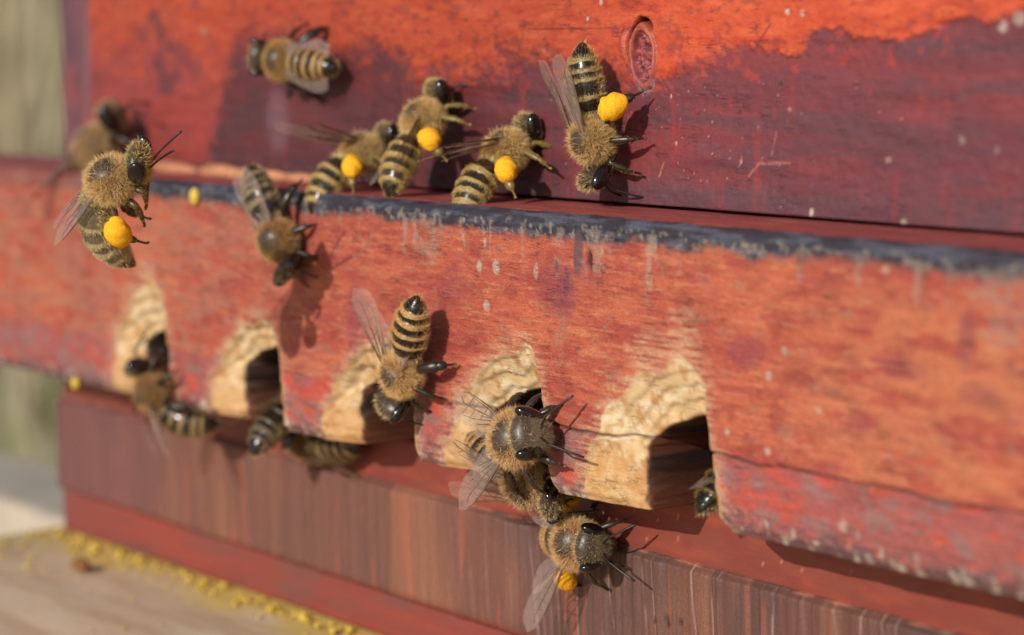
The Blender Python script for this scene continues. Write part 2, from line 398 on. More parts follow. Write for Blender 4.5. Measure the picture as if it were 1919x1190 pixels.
# ---- entrance plank with five gnawed entrance notches ---------------------------
NOTCH = []     # xl, xr, zt, carve widths: left, top ; depth
for (pxr, pyr, ptop, w, wl, wt, dep, pct) in [
        (300, 700, 622, 5.2, 5.4, 6.2, 2.6, 528), (505, 730, 655, 6.4, 5.2, 5.5, 2.6, 590), (745, 790, 690, 7.6, 5.6, 5.0, 2.6, 640),
        (994, 790, 738, 7.4, 5.6, 6.0, 2.6, 645), (1304, 880, 792, 7.2, 7.4, 6.8, 2.5, 655)]:
    xr = at(pxr, pyr, Y=-D)[0]; zt = at(pxr-15, ptop, Y=-D)[2]; zc = at(pxr-50, pct, Y=-D)[2]
    NOTCH.append((xr-w, xr, zt, wl, max(3.0, zc-zt), dep))
HCOL = [0.0]
def plank_carve(X, Z):
    """returns carve depth, q (0 in the hole .. 1 at the carved rim), hole mask"""
    dep = np.zeros_like(X); Q = np.full_like(X, 9.0); hole = np.zeros_like(X)
    for k, (xl, xr, zt, wl, wt, d0) in enumerate(NOTCH):
        wob = (fbm(X*0.8, Z*0.8, 200+k, 3)-0.5)
        ztx = zt - 0.34*np.maximum(xr-1.4-X, 0) - 0.10*np.maximum(xr-4.0-X, 0)**1.6 - 0.8*np.maximum(X-(xr-0.8), 0)
        xr_ = xr + 0.10*(-20-Z) + wob*0.7
        xl_ = xl + wob*0.7
        ql = np.maximum(xl_-X, 0)/wl; qt = np.maximum(Z-ztx, 0)/wt; qr = np.maximum(X-xr_, 0)/(1.7+1.6*vn(Z*0.5, Z*0+k*3.7, 7))
        q = np.sqrt(ql**2+qt**2+qr**2) + (vn(X*0.45, Z*0.45, 210+k)-0.5)*0.22*(1+qt) + wob*0.05
        c = np.clip(1-q, 0, 1)
        lw = ql/(ql+qt+0.02); d = (d0*(1-lw)+1.5*lw)*c**1.15*(0.75+0.25*sstep(1.2, 0.2, qr))
        # gnawed ledges stepping back towards the hole, each with a sharp undercut
        tl = (1.7, 1.35, 1.9, 1.5, 1.75)[k]; u = np.maximum(Z-ztx, 0)/tl + (vn(X*0.35+k*5, Z*0.25, 260+k)-0.5)*1.5 + (fbm(X*1.3, Z*0.5, 265+k, 2)-0.5)*0.35
        fu = u-np.floor(u); st = np.floor(u) + sstep(0.80, 0.99, fu) - 0.10*fu
        dt = d0*np.clip(1-st*tl/wt, 0.0, 1.1)
        wtop = sstep(0.04, 0.25, qt)*sstep(0.9, 0.45, lw)*sstep(1.0, 0.88, q)*sstep(0.9, 0.2, qr)
        wtop = wtop*(0.2+0.5*vn(X*0.5+k, Z*0.4, 275+k)); d = d*(1-wtop)+dt*wtop
        d = d + c*((fbm(X*0.5, Z*0.5, 230+k, 2)-0.5)*0.6)
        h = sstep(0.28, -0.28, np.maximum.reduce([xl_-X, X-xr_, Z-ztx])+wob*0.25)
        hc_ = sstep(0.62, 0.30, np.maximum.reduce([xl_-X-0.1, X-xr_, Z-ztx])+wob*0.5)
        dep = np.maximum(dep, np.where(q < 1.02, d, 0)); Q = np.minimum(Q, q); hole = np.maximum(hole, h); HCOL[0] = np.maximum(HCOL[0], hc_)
    return dep, Q, hole
def make_plank():
    xs = lines((-160, -118, 2.0), (-118, -78, 0.36), (-78, -26, 0.24), (-26, 36, 0.145), (36, 66, 0.28), (66, 175, 2.0))
    R = 1.25
    # profile from the back of the top face over the rounded edge, down the front to the bottom
    prof = []
    for y in lines((6, -D+R, 0.35))[:-1]: prof.append((y, 0.0, 0, 1, 0))
    for a in np.linspace(0, math.pi/2, 14)[:-1]: prof.append((-D+R-R*math.sin(a), -R+R*math.cos(a), -math.sin(a), math.cos(a), a))
    for z in lines((-R, -9, 0.20), (-9, -HP, 0.15)): prof.append((-D, z, -1, 0, math.pi/2))
    prof = np.array(prof)
    nu, nv = len(xs), len(prof)
    X = np.repeat(xs[:, None], nv, 1); Y0 = np.repeat(prof[None, :, 0], nu, 0); Z0 = np.repeat(prof[None, :, 1], nu, 0)
    NY = np.repeat(prof[None, :, 2], nu, 0); NZ = np.repeat(prof[None, :, 3], nu, 0); ANG = np.repeat(prof[None, :, 4], nu, 0)
    front = (ANG > 1.57); top = ANG < 0.01
    S = np.where(top, Y0+D, Z0)      # a coordinate across the profile
    dep, Q, hole = plank_carve(X, Z0)
    dep = np.where(front, dep, 0); Q = np.where(front, Q, 9.0); hole = np.where(front, hole, 0)
    n1 = fbm(X*0.3, S*0.9, 301, 4); n2 = fbm(X*1.5, S*2.2, 305, 4); n3 = fbm(X*0.09, S*0.3, 309, 3); gr = fbm(X*0.5, S*4.0, 313, 4)
    # ---- colour
    C = np.broadcast_to(sr(198, 88, 68), X.shape+(3,)).copy()
    C = mix(C, sr(216, 106, 74), sstep(0.42, 0.68, n3+0.3*(gr-0.5))*0.85)
    C = mix(C, sr(182, 70, 62), sstep(0.5, 0.7, fbm(X*0.2, S*1.1, 321, 4))*0.7)
    C = mix(C, sr(228, 140, 104), sstep(0.58, 0.74, gr)*0.45)
    C = mix(C, sr(160, 64, 56), sstep(0.60, 0.74, fbm(X*0.35, S*0.5, 325, 4))*0.5)
    C = mix(C, sr(176, 118, 100), sstep(0.64, 0.76, fbm(X*0.6, S*0.8, 331, 4))*0.45)
    C = mix(C, sr(226, 132, 88), sstep(32, 46, X)*0.5*sstep(-2, -6, Z0)*sstep(0.4, 0.6, n1))
    C = mix(C, sr(186, 122, 100), sstep(-24, -50, X)*0.45*sstep(0.35, 0.6, n1)*front)
    C = C*np.array([0.87, 1.02, 1.0])
    # lower worn strip under the split
    low = sstep(-19.2, -19.9, Z0+(n2-0.5)*0.3)*front
    C = mix(C, mix(mix(np.broadcast_to(sr(172, 92, 88), C.shape), sr(206, 84, 66), sstep(0.52, 0.66, fbm(X*0.35, S*0.7, 341, 4))*0.9), sr(150, 116, 112), sstep(0.5, 0.7, fbm(X*0.5, S*0.8, 345, 4))*0.8), low*0.9)
    # grey bottom edge with light crumbs
    be = sstep(-HP+2.4, -HP+0.2, Z0+(n2-0.5)*3.2)*front
    C = mix(C, sr(104, 86, 88), be*0.85)
    C = mix(C, sr(206, 192, 172), be*sstep(0.66, 0.72, fbm(X*1.6, S*1.1, 351, 2))*0.9)
    # top face
    C = np.where(top[..., None], mix(mix(np.broadcast_to(sr(176, 84, 78), C.shape), sr(205, 104, 84), sstep(0.5, 0.7, fbm(X*0.25, S*1.5, 361, 4))*0.8), sr(150, 66, 66), sstep(0.5, 0.7, fbm(X*0.15, S*2.2, 365, 4))*0.7), C)
    # blue-black worn edge
    eb = (sstep(-2.6, -1.6, Z0 + (n2-0.5)*0.9 + (fbm(X*0.22, X*0, 371, 4)-0.5)*1.3))*sstep(0.08, 0.3, ANG+(fbm(X*0.3, X*0, 373, 3)-0.5)*0.2)
    C = mix(C, mix(np.broadcast_to(sr(38, 45, 58), C.shape), sr(80, 88, 104), sstep(0.44, 0.72, fbm(X*0.35, S*2.6, 375, 5))), eb*(0.97-0.55*sstep(-62, -92, X)))
    C = mix(C, sr(176, 160, 142), eb*sstep(0.60, 0.70, fbm(X*2.2, S*2.2, 377, 3))*0.55*sstep(-0.5, -1.2, Z0))
    # droppings and drips running off the edge
    Cd = sr(176, 158, 140)
    dr = [(-41, 1.2, 5.0, .4), (-33.8, .5, 4.2, .8), (-30.5, .35, 4.0, .7), (-27.7, .5, 3.6, .9), (-24.5, .3, 5.0, .5), (-16.8, .5, 6.2, .9), (-15.2, .6, 5.2, .8),
          (-13.2, 2.2, 7.0, .6), (-12.0, .35, 4.6, .8), (-10.8, .4, 5.4, .8), (-7.2, .5, 3.8, .9), (-3.4, .18, 4.8, .8), (-4.4, .2, 5.8, .6), (1.6, .4, 4.4, .7), (6.3, .75, 6.2, .75),
          (12.2, 1.4, 6.4, .75), (11.0, .5, 3.4, .9), (19.0, .9, 6.0, .8), (22.6, .3, 5.0, .5), (31, .5, 4.2, .6), (43, .6, 4.4, .6), (49, .6, 5, .6), (57, 3.2, 7.5, .6), (52, .8, 5.0, .6), (36.5, .5, 4.2, .6), (26.2, .7, 4.6, .5)]
    for (x, hw, ln, a) in dr:
        a *= 0.75 if x > -20 else 0.5
        xx = (X-x + (fbm(X*0+x, S*0.8, 381, 2)-0.5)*0.8)/(hw*(1.05-0.6*np.clip((-Z0-1.5)/(ln-1.5), 0, 1)))
        m = (1-sstep(0.6, 1.15, np.abs(xx)+(n2-0.5)*1.5))*sstep(-ln-0.3, -ln+0.6, Z0+(n2-0.5)*1.6)*sstep(-0.7, -1.5, Z0)*front
        C = mix(C, Cd*(0.7+0.4*_h(np.array([x*10]), np.array([3.0]), 1)[0]), m*a*0.85*sstep(0.28, 0.55, fbm(X*1.3+x, S*0.9, 387, 3)))
    wp = lambda px, py: at(px, py, Y=-D)[[0, 2]]
    for px, py, rx, rz, a in [(898, 500, .35, .6, .8), (930, 502, .5, .7, .8), (912, 572, .5, .6, .7), (908, 455, .2, .55, .8), (1005, 508, .25, .8, .6),
                              (1128, 470, .16, .3, .9), (1440, 705, .35, .4, .7), (1470, 657, .3, .35, .7), (1438, 846, .3, .35, .8), (1120, 762, .16, .22, .9),
                              (1535, 770, .25, .25, .7), (1120, 780, .14, .2, .8), (1362, 810, .3, .35, .8), (1580, 985, .4, .5, .7), (1660, 505, .3, .3, .6)]:
        x, z = wp(px, py); C = spots(X, np.where(front, Z0, 99), C, [(x, z, rx, rz, a)], sr(196, 178, 156), 0.4)
    # dark tar-like runs and scratches
    for px, py, rx, rz in [(1083, 470, .62, 2.3), (1062, 528, .45, 1.3), (1044, 500, .3, .5), (950, 640, .8, 1.6)]:
        x, z = wp(px, py); C = spots(X, np.where(front, Z0, 99), C, [(x, z, rx, rz, .8 if px > 1000 else .25)], sr(92, 78, 84), 0.5)
    for px, py, rx, rz, a in [(1040, 540, 2.6, 2.4, .45), (1060, 560, 1.2, 2.2, .5), (850, 540, 2.2, 1.6, .35), (670, 620, 1.8, 5.0, .55), (1810, 640, .8, 2.2, .5),
                              (1610, 790, 1.2, 1.6, .35), (1400, 660, 2.2, 1.2, .45), (1835, 740, 2.0, 1.0, .4), (1690, 690, 2.2, .9, .4)]:
        x, z = wp(px, py); C = spots(X, np.where(front, Z0, 99), C, [(x, z, rx, rz, a)], sr(138, 62, 78), 0.8)
    # bare, bleached wood fringe round the notches, then fresh gnawed wood
    fr = sstep(1.75, 1.02, Q+(n2-0.5)*0.7)*front
    C = mix(C, sr(214, 168, 132), fr*0.7*sstep(0.40, 0.58, gr*0.7+n2*0.3+0.04))
    wood = sstep(1.06, 0.93, Q+(n2-0.5)*0.15)*front
    Wd = np.broadcast_to(sr(226, 192, 142), C.shape).copy()
    Wd = mix(Wd, sr(240, 216, 176), sstep(0.45, 0.7, fbm(X*0.7, S*1.6, 401, 4)))
    Wd = mix(Wd, sr(204, 152, 92), sstep(0.5, 0.72, fbm(X*1.1, S*0.7, 405, 4))*0.8)
    Wd = mix(Wd, sr(214, 158, 92), sstep(-20.0, -23.5, Z0)*0.6)
    Wd = mix(Wd, sr(170, 112, 62), sstep(0.62, 0.8, fbm(X*2.2, S*2.2, 409, 3))*0.5)
    C = mix(C, Wd, wood)
    C = mix(C, sr(178, 108, 50), sstep(0.16, 0.0, Q)*front*0.8)
    C = mix(C, mix(np.broadcast_to(sr(40, 22, 15), C.shape), sr(96, 50, 30), np.clip(sstep(0.45, 0.7, fbm(X*0.8, S*0.4, 411, 3))+sstep(-21.5, -24.5, Z0)*0.8, 0, 1)), np.clip(HCOL[0], 0, 1)*front)  # worn brown hole walls with shade painted in, lighter at the lit bottom
    # the split along the grain
    zc = -19.55 + (fbm(X*0.25, X*0, 421, 4)-0.5)*0.9
    ext = sstep(-12.5, -9, X)
    cr = np.exp(-((Z0-zc)/(0.07+0.06*vn(X*0.4, X*0, 3)))**2)*front*(ext*0.9+0.1)
    C = mix(C, sr(66, 36, 30), np.clip(cr*1.2, 0, 1)*(1-hole)*0.9)
    # ---- relief
    wsm = 1-0.75*sstep(1.05, 0.9, Q); disp = ((n1-0.5)*0.28*front + (gr-0.5)*0.16 + (n2-0.5)*0.10)*wsm
    disp = disp*(1-0.5*top) - cr*0.45 - be*0.35*vn(X*0.7, S*0.5, 431) - 0.5*sstep(-HP+0.9, -HP, Z0)*front
    disp = disp + eb*(fbm(X*0.5, S*2.5, 441, 3)-0.5)*0.14
    hx, hz = wp(1103, 487)           # small dark hole in the drip
    pit = np.exp(-(((X-hx)/0.28)**2+((Z0-hz)/0.75)**2))*front
    C = mix(C, sr(38, 26, 22), np.clip(pit*1.5, 0, 1)); disp = disp - pit*0.9
    tot = disp - dep
    tot = np.where(hole > 0.001, np.minimum(tot, -(hole**1.0)*22.0 + tot*(1-hole)), tot)
    Y = Y0 + NY*tot; Z = Z0 + NZ*tot
    V = np.stack([X, Y, Z], -1).reshape(-1, 3); n = len(V)
    i = np.arange(n).reshape(nu, nv)
    Vb = V[i[:, -1]].copy(); bY = Vb[:, 1].copy(); Vb[:, 1] = np.maximum(bY, 11.5)
    Vm = V[i[:, -1]].copy(); Vm[:, 1] = np.maximum(bY, -D+1.3); Vm[:, 2] -= 0.0
    m1 = n+np.arange(nu); m2 = n+nu+np.arange(nu)
    F = np.concatenate([grid_faces(nu, nv, flip=False), np.stack([i[:-1, -1], i[1:, -1], m1[1:], m1[:-1]], -1), np.stack([m1[:-1], m1[1:], m2[1:], m2[:-1]], -1)])
    Cc = C.reshape(-1, 3)
    Cb = Cc[i[:, -1]]*0.5 + sr(92, 60, 52)*0.5
    Al = (1-0.75*wood).reshape(-1); Al = np.concatenate([Al, Al[i[:, -1]], Al[i[:, -1]]])[:, None]
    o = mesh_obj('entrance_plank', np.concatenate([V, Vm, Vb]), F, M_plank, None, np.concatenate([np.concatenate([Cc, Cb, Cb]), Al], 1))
    me = o.data
    tag(o, 'thick weathered red plank with five gnawed entrance notches along its lower edge', 'plank')
    return o
plank = make_plank()

# ---- hive floor: red strip, grained board, lower strip --------------------------
base = hive_box
def slab(name, xs, zs, yfun, cfun, mat, thick=6):
    X, Z = np.meshgrid(xs, zs, indexing='ij'); Y = yfun(X, Z); C = cfun(X, Z)
    V = np.stack([X, Y, Z], -1).reshape(-1, 3); nu, nv = X.shape; n = len(V); i = np.arange(n).reshape(nu, nv)
    ring = np.concatenate([i[:, 0], i[-1, 1:], i[-2::-1, -1], i[0, -2:0:-1]]); m = len(ring)
    Vr = V[ring].copy(); Vr[:, 1] += thick
    k = np.arange(m); k2 = (k+1) % m
    F = np.concatenate([grid_faces(nu, nv), np.stack([ring[k], n+k, n+k2, ring[k2]], -1)])
    Cc = C.reshape(-1, 3)
    V2 = np.concatenate([V, Vr])
    return mesh_obj(name, V2, F, mat, base, np.concatenate([Cc, Cc[ring]]))
GT = lambda X: -32.3 - 0.012*X + (X > 40)*0     # top edge of the grained board
def c_strip(X, Z):
    C = np.broadcast_to(sr(144, 72, 58), X.shape+(3,)).copy()
    C = mix(C, sr(164, 76, 58), sstep(0.45, 0.7, fbm(X*0.15, Z*0.6, 501, 4))*0.8)
    C = mix(C, sr(140, 62, 54), sstep(0.5, 0.7, fbm(X*0.3, Z*0.8, 505, 4))*0.7)
    for _ in range(26):
        x, z, r = rng.uniform(0, 45), rng.uniform(-33, -28), rng.uniform(.05, .12)
        C = spots(X, Z, C, [(x, z, r, r*rng.uniform(1, 2.5), .7)], sr(206, 150, 110), 0.5)
    return C
slab('red_strip', lines((XC, -30, 0.8), (-30, 45, 0.25), (45, XR, 1.5)), lines((-33.8, -26.6, 0.3)),
     lambda X, Z: -0.9 + 0.15*(fbm(X*0.2, Z*0.5, 511, 3)-0.5) + 0.5*sstep(-27.1, -26.6, Z), c_strip, M_strip, 14)
def y_gr(X, Z):
    w = fbm(X*0.9+0.035*Z, Z*0.03, 521, 3); rid = fbm(X*1.7+0.05*Z, Z*0.05, 525, 2)
    y = -2.0 - 0.16*(sstep(0.4, 0.7, w)-0.4) - 0.20*(rid-0.5)
    e = GT(X)-Z
    return y + 0.7*sstep(0.7, 0, e) + 0.5*sstep(-43.6, -44.6, Z)
def c_gr(X, Z):
    Xs = X+0.05*(Z+40)
    C = np.broadcast_to(sr(132, 88, 76), X.shape+(3,)).copy()
    C = mix(C, sr(164, 110, 86), sstep(0.45, 0.7, fbm(Xs*0.18, Z*0.02, 531, 4))*0.8)
    C = mix(C, sr(112, 82, 78), sstep(0.48, 0.7, fbm(Xs*0.12+7, Z*0.05, 535, 4))*0.8)
    Xl = X+0.10*(Z+40) + (fbm(X*0.3, Z*0.12, 527, 2)-0.5)*1.6
    ph = Xl*0.78; idx = np.floor(ph); fr_ = ph-idx; st = _h(idx, idx*0, 77)
    lw_ = np.exp(-((fr_-0.5)/(0.05+0.07*_h(idx, idx*0, 78)))**2)*sstep(0.25, 0.9, st)*sstep(0.3, 0.6, fbm(Xl*0.8, Z*0.35, 529, 3))
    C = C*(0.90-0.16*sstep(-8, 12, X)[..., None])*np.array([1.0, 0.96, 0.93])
    C = mix(C, sr(192, 154, 146), np.clip(lw_, 0, 1)*0.65*sstep(-34, 0, X))
    C = mix(C, sr(86, 56, 50), np.exp(-((fr_-0.66)/0.08)**2)*sstep(0.4, 0.9, st)*0.6*sstep(-34, 0, X))
    C = mix(C, sr(180, 98, 72), sstep(0.66, 0.74, fbm(Xs*0.7, Z*0.04, 541, 3))*0.4)
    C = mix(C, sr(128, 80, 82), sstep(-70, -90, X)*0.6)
    # thin chipped light edge along the top
    C = mix(C, sr(206, 128, 102), np.exp(-((GT(X)-Z-0.10)/0.12)**2)*0.6*sstep(0.40, 0.65, fbm(X*0.45, Z*0, 545, 4)))
    C = mix(C, sr(150, 70, 62), sstep(-43.3, -44.4, Z)*0.7)
    w = lambda px, py: at(px, py, Y=-2)[[0, 2]]
    for p, q in [((1228, 1162), (1252, 1158)), ((1250, 1170), (1268, 1166)), ((1272, 1166), (1290, 1162))]:
        C = scratch(X, Z, C, w(*p), w(*q), .16, sr(40, 26, 24), 1.0)
    return C
XG = lines((XC, -40, 0.4), (-40, -10, 0.2), (-10, 42, 0.10), (42, XR, 1.0))
def slab_gr():
    # top edge follows the slight slope of the board
    tz = lines((0, 1.2, 0.12), (1.2, 12.4, 0.55))
    Xg, T = np.meshgrid(XG, tz[::-1], indexing='ij'); Zg = GT(Xg)-T - 0.10*vn(Xg*1.5, Xg*0, 551)*(T < 0.01)
    Y = y_gr(Xg, Zg); C = c_gr(Xg, Zg)
    V = np.stack([Xg, Y, Zg], -1).reshape(-1, 3); nu, nv = Xg.shape; n = len(V); i = np.arange(n).reshape(nu, nv)
    ring = np.concatenate([i[:, 0], i[-1, 1:], i[-2::-1, -1], i[0, -2:0:-1]]); m = len(ring)
    Vr = V[ring].copy(); Vr[:, 1] = np.maximum(Vr[:, 1]+3, 3); k = np.arange(m); k2 = (k+1) % m
    F = np.concatenate([grid_faces(nu, nv), np.stack([ring[k], n+k, n+k2, ring[k2]], -1)])
    Cc = C.reshape(-1, 3); V2 = np.concatenate([V, Vr])
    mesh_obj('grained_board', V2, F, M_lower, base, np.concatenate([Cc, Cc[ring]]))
slab_gr()
def c_low(X, Z):
    C = np.broadcast_to(sr(148, 72, 64), X.shape+(3,)).copy()
    C = mix(C, sr(130, 80, 74), sstep(0.45, 0.7, fbm(X*0.1, Z*0.4, 561, 4))*0.8)
    return mix(C, sr(164, 72, 62), sstep(0.5, 0.7, fbm(X*0.07, Z*0.9, 565, 4))*0.7)
slab('lower_strip', lines((XC, XR, 0.8)), lines((-49.4, -43.2, 0.4)), lambda X, Z: -1.1+0.1*fbm(X*0.2, Z, 9, 2), c_low, M_strip, 14)
box('floor_panel', (XC+1, 13.5, -40), (XR-1, 418, -27), M_dark, base)
box('side_wall', (XC+0.4, 14, -48.8), (XC+14, 418, -0.2), M_sidewood, base)
box('side_wall', (XR-14, 14, -48.8), (XR-0.4, 418, -0.2), M_sidewood, base)
box('tunnel_floor', (XC+1, 0.4, -30.0), (XR-1, 13.2, -26.4), M_dark, base, 0.2)
box('rear_sill', (XC+14.2, 12.4, -26.2), (XR-14.2, 30, -0.1), M_dark, base, 0.2)

# ---- landing board --------------------------------------------------------------
def make_landing():
    xs = lines((XC-2.2, 20, 0.8), (20, XR+10, 3)); ys = lines((-330, -60, 6), (-60, -1.0, 0.6), (-1.0, 14, 2))
    X, Y = np.meshgrid(xs, ys, indexing='ij')
    C = np.broadcast_to(sr(236, 206, 170), X.shape+(3,)).copy()
    C = mix(C, sr(246, 222, 188), sstep(0.4, 0.65, fbm(X*0.03, Y*0.12, 601, 4))*0.8)
    C = mix(C, sr(216, 180, 146), sstep(0.5, 0.7, fbm(X*0.05, Y*0.3, 605, 4))*0.7)
    yb = fbm(X*0.12, Y*0.3, 611, 3)
    C = mix(C, sr(240, 204, 100), sstep(-11, -2.0, Y+(yb-0.5)*12)*0.9)
    C = mix(C, sr(214, 186, 120), sstep(XC+16, XC+2, X+(yb-0.5)*14)*0.5)
    Z = -49.6 + 0.3*(fbm(X*0.05, Y*0.2, 621, 3)-0.5)
    V = np.stack([X, Y, Z], -1).reshape(-1, 3); nu, nv = X.shape; n = len(V); i = np.arange(n).reshape(nu, nv)
    ring = np.concatenate([i[:, 0], i[-1, 1:], i[-2::-1, -1], i[0, -2:0:-1]]); m = len(ring)
    Vr = V[ring].copy(); Vr[:, 2] -= 18; k = np.arange(m); k2 = (k+1) % m
    F = np.concatenate([grid_faces(nu, nv), np.stack([ring[k], n+k, n+k2, ring[k2]], -1)])
    Cc = C.reshape(-1, 3)
    o = mesh_obj('landing_board', np.concatenate([V, Vr]), F, M_land, None, np.concatenate([Cc, Cc[ring]]))
    tag(o, 'bare tan wooden landing board dusted with yellow pollen at the hive foot', 'board')
make_landing()

def lump_mesh(n, rx, ry, rz, seed, amp=0.18, fr=1.6):
    """a lumpy ball"""
    th = np.linspace(0, math.pi, n); ph = np.linspace(0, 2*math.pi, 2*n, endpoint=False)
    T, P = np.meshgrid(th, ph, indexing='ij')
    d = np.stack([np.sin(T)*np.cos(P), np.sin(T)*np.sin(P), np.cos(T)], -1)
    r = 1+amp*2*(fbm(d[..., 0]*fr+5+d[..., 2]*0.7, d[..., 1]*fr+3*d[..., 2], seed, 3)-0.5)
    V = (d*r[..., None]*np.array([rx, ry, rz])).reshape(-1, 3)
    i = np.arange(n*2*n).reshape(n, 2*n); j = np.roll(i, -1, 1)
    F = np.stack([i[:-1], i[1:], j[1:], j[:-1]], -1).reshape(-1, 4)
    return V, F
# loose pollen crumbs along the foot of the hive: one scatter
def crumbs():
    Vs, Fs, n = [], [], 0
    V0, F0 = lump_mesh(5, 1, 1, 0.7, 3, 0.6)
    for k in range(640):
        u = rng.random()
        if u < 0.72: x = rng.uniform(XC-1, 30); y = -2.2-abs(rng.normal(0, 2.6)); s = (0.10+0.42*rng.random()**2.5)*(1 if y > -5 else .7)
        elif u < 0.86: x = rng.uniform(XC-1.5, XC+22); y = -2-rng.random()**1.5*28; s = 0.1+0.35*rng.random()**2
        else: x = rng.uniform(XC, -20); y = rng.uniform(-40, -4); s = rng.uniform(0.08, 0.25)
        a = rng.uniform(0, 6.28); c, sn = math.cos(a), math.sin(a)
        V = V0*s*np.array([1, rng.uniform(.6, 1), 1]); V = np.stack([V[:, 0]*c-V[:, 1]*sn, V[:, 0]*sn+V[:, 1]*c, V[:, 2]], -1)
        Vs.append(V+np.array([x, y, -49.45+s*0.5])); Fs.append(F0+n); n += len(V)
    o = mesh_obj('pollen_litter', np.concatenate(Vs), np.concatenate(Fs), M_crumb)
    tag(o, 'yellow pollen crumbs scattered along the foot of the hive', 'pollen', kind='stuff')
crumbs()
def single_lump(name, label, cat, pos, r, mat, seed, amp=0.2):
    V, F = lump_mesh(12, *r, seed, amp)
    o = mesh_obj(name, V, F, mat); o.location = pos; tag(o, label, cat); return o
p = at(365, 369, Y=-D-0.35); single_lump('pollen_pellet', 'yellow pollen pellet stuck on the dark plank edge', 'pollen', p, (.75, .5, .95), M_crumb, 5)
p = at(141, 718, Y=-D-0.3); single_lump('pollen_pellet', 'dull yellow pollen pellet under the far left end of the plank', 'pollen', p, (.8, .5, .7), M_crumb, 6)
M_brown = plain('brown crumb', sr(150, 92, 44), 0.8, 2.0, 0.3)
p = at(152, 1058, Z=-48.7); single_lump('brown_crumb', 'brown crumb lying alone on the pollen-dusted landing board', 'crumb', p, (1.6, 1.0, .8), M_brown, 8)
M_amber = plain('amber resin', sr(190, 128, 52), 0.3, 3.0, 0.3)
p = at(958, 684, Y=-D+1.2); o = single_lump('resin_fleck', 'amber resin fleck in the pale wood above an entrance notch', 'resin', p, (.32, .4, .85), M_amber, 9); o.rotation_euler = (0, 0.25, 0)
# tan wax debris in the far angle between plank and box
M_wax = plain('tan wax debris', sr(202, 138, 100), 0.75, 0.8, 0.3, 0.4)
for k, (px, py, r) in enumerate([(330, 318, (5.5, 1.0, .8)), (415, 312, (4.5, 1.1, 1.0)), (485, 322, (6.5, .9, .8)), (565, 328, (4.0, .8, .6))]):
    q = at(px, py, Y=-0.7)
    o = single_lump('wax_debris', ['long crumbly tan wax ridge nearest the flying bee', 'tan wax heap below the mottled red paint', 'flat tan wax ridge left of the pollen-laden bees', 'small tan wax ridge touching the leftmost bee on the ledge'][k], 'wax', (q[0], -0.9, 0.35), r, M_wax, 20+k, 0.35)
#BEES
# ------------------------------------------------------------------ honey bees
def nz(v): v = np.asarray(v, float); return v/np.linalg.norm(v)
def rot_axis(v, ax, a):
    ax = nz(ax); v = np.asarray(v, float)
    return v*math.cos(a) + np.cross(ax, v)*math.sin(a) + ax*np.dot(ax, v)*(1-math.cos(a))
class MB:                                  # collects vertices, quads, colours and roughness of one mesh
    def __init__(s): s.V, s.F, s.C, s.R, s.n = [], [], [], [], 0
    def add(s, V, F, C, R):
        V = np.asarray(V, float); s.V.append(V); s.F.append(F+s.n)
        s.C.append(np.broadcast_to(C, (len(V), 3)).copy()); s.R.append(np.broadcast_to(R, (len(V),)).copy()); s.n += len(V)
    def done(s): return np.concatenate(s.V), np.concatenate(s.F), np.concatenate(s.C), np.concatenate(s.R)
def loft(cent, side, upv, W, Ht, Hb, n=28):
    """rings: centre, side axis, up axis, half width, half height above and below"""
    ph = np.linspace(0, 2*math.pi, n, endpoint=False)
    c, s = np.cos(ph), np.sin(ph)
    hh = np.where(s[None] > 0, Ht[:, None], Hb[:, None])
    V = cent[:, None] + side[:, None]*(c[None]*W[:, None])[..., None] + upv[:, None]*(s[None]*hh)[..., None]
    m = len(cent); i = np.arange(m*n).reshape(m, n); j = np.roll(i, -1, 1)
    F = np.stack([i[:-1], j[:-1], j[1:], i[1:]], -1).reshape(-1, 4)
    return V.reshape(-1, 3), F, ph
def tube(P, rad, n=8, flat=None, ref=(0, 0, 1)):
    P = np.asarray(P, float); rad = np.asarray(rad, float)
    T = np.gradient(P, axis=0); T /= np.linalg.norm(T, axis=1)[:, None]+1e-9
    side = np.cross(T, np.asarray(ref, float)); side /= np.linalg.norm(side, axis=1)[:, None]+1e-9
    up = np.cross(side, T)
    k = np.ones(len(P)) if flat is None else np.asarray(flat, float)
    V, F, _ = loft(P, side, up, rad*k, rad, rad, n)
    return V, F
PROF_T = np.array([0, .03, .07, .12, .20, .30, .42, .54, .66, .77, .86, .93, .975, 1.0])
PROF_W = np.array([.38, .72, 1.12, 1.48, 1.76, 1.90, 1.94, 1.88, 1.70, 1.42, 1.05, .68, .36, .05])
SEG = np.array([0.0, .11, .32, .50, .66, .79, .90, 1.01])
LOOK = dict(
    band=(196, 158, 100), dark=(40, 32, 25), tho=(214, 184, 138), thob=(126, 102, 72), leg=(44, 32, 22), fuzzy=(232, 206, 156), head=(62, 50, 38), face=(140, 118, 78))
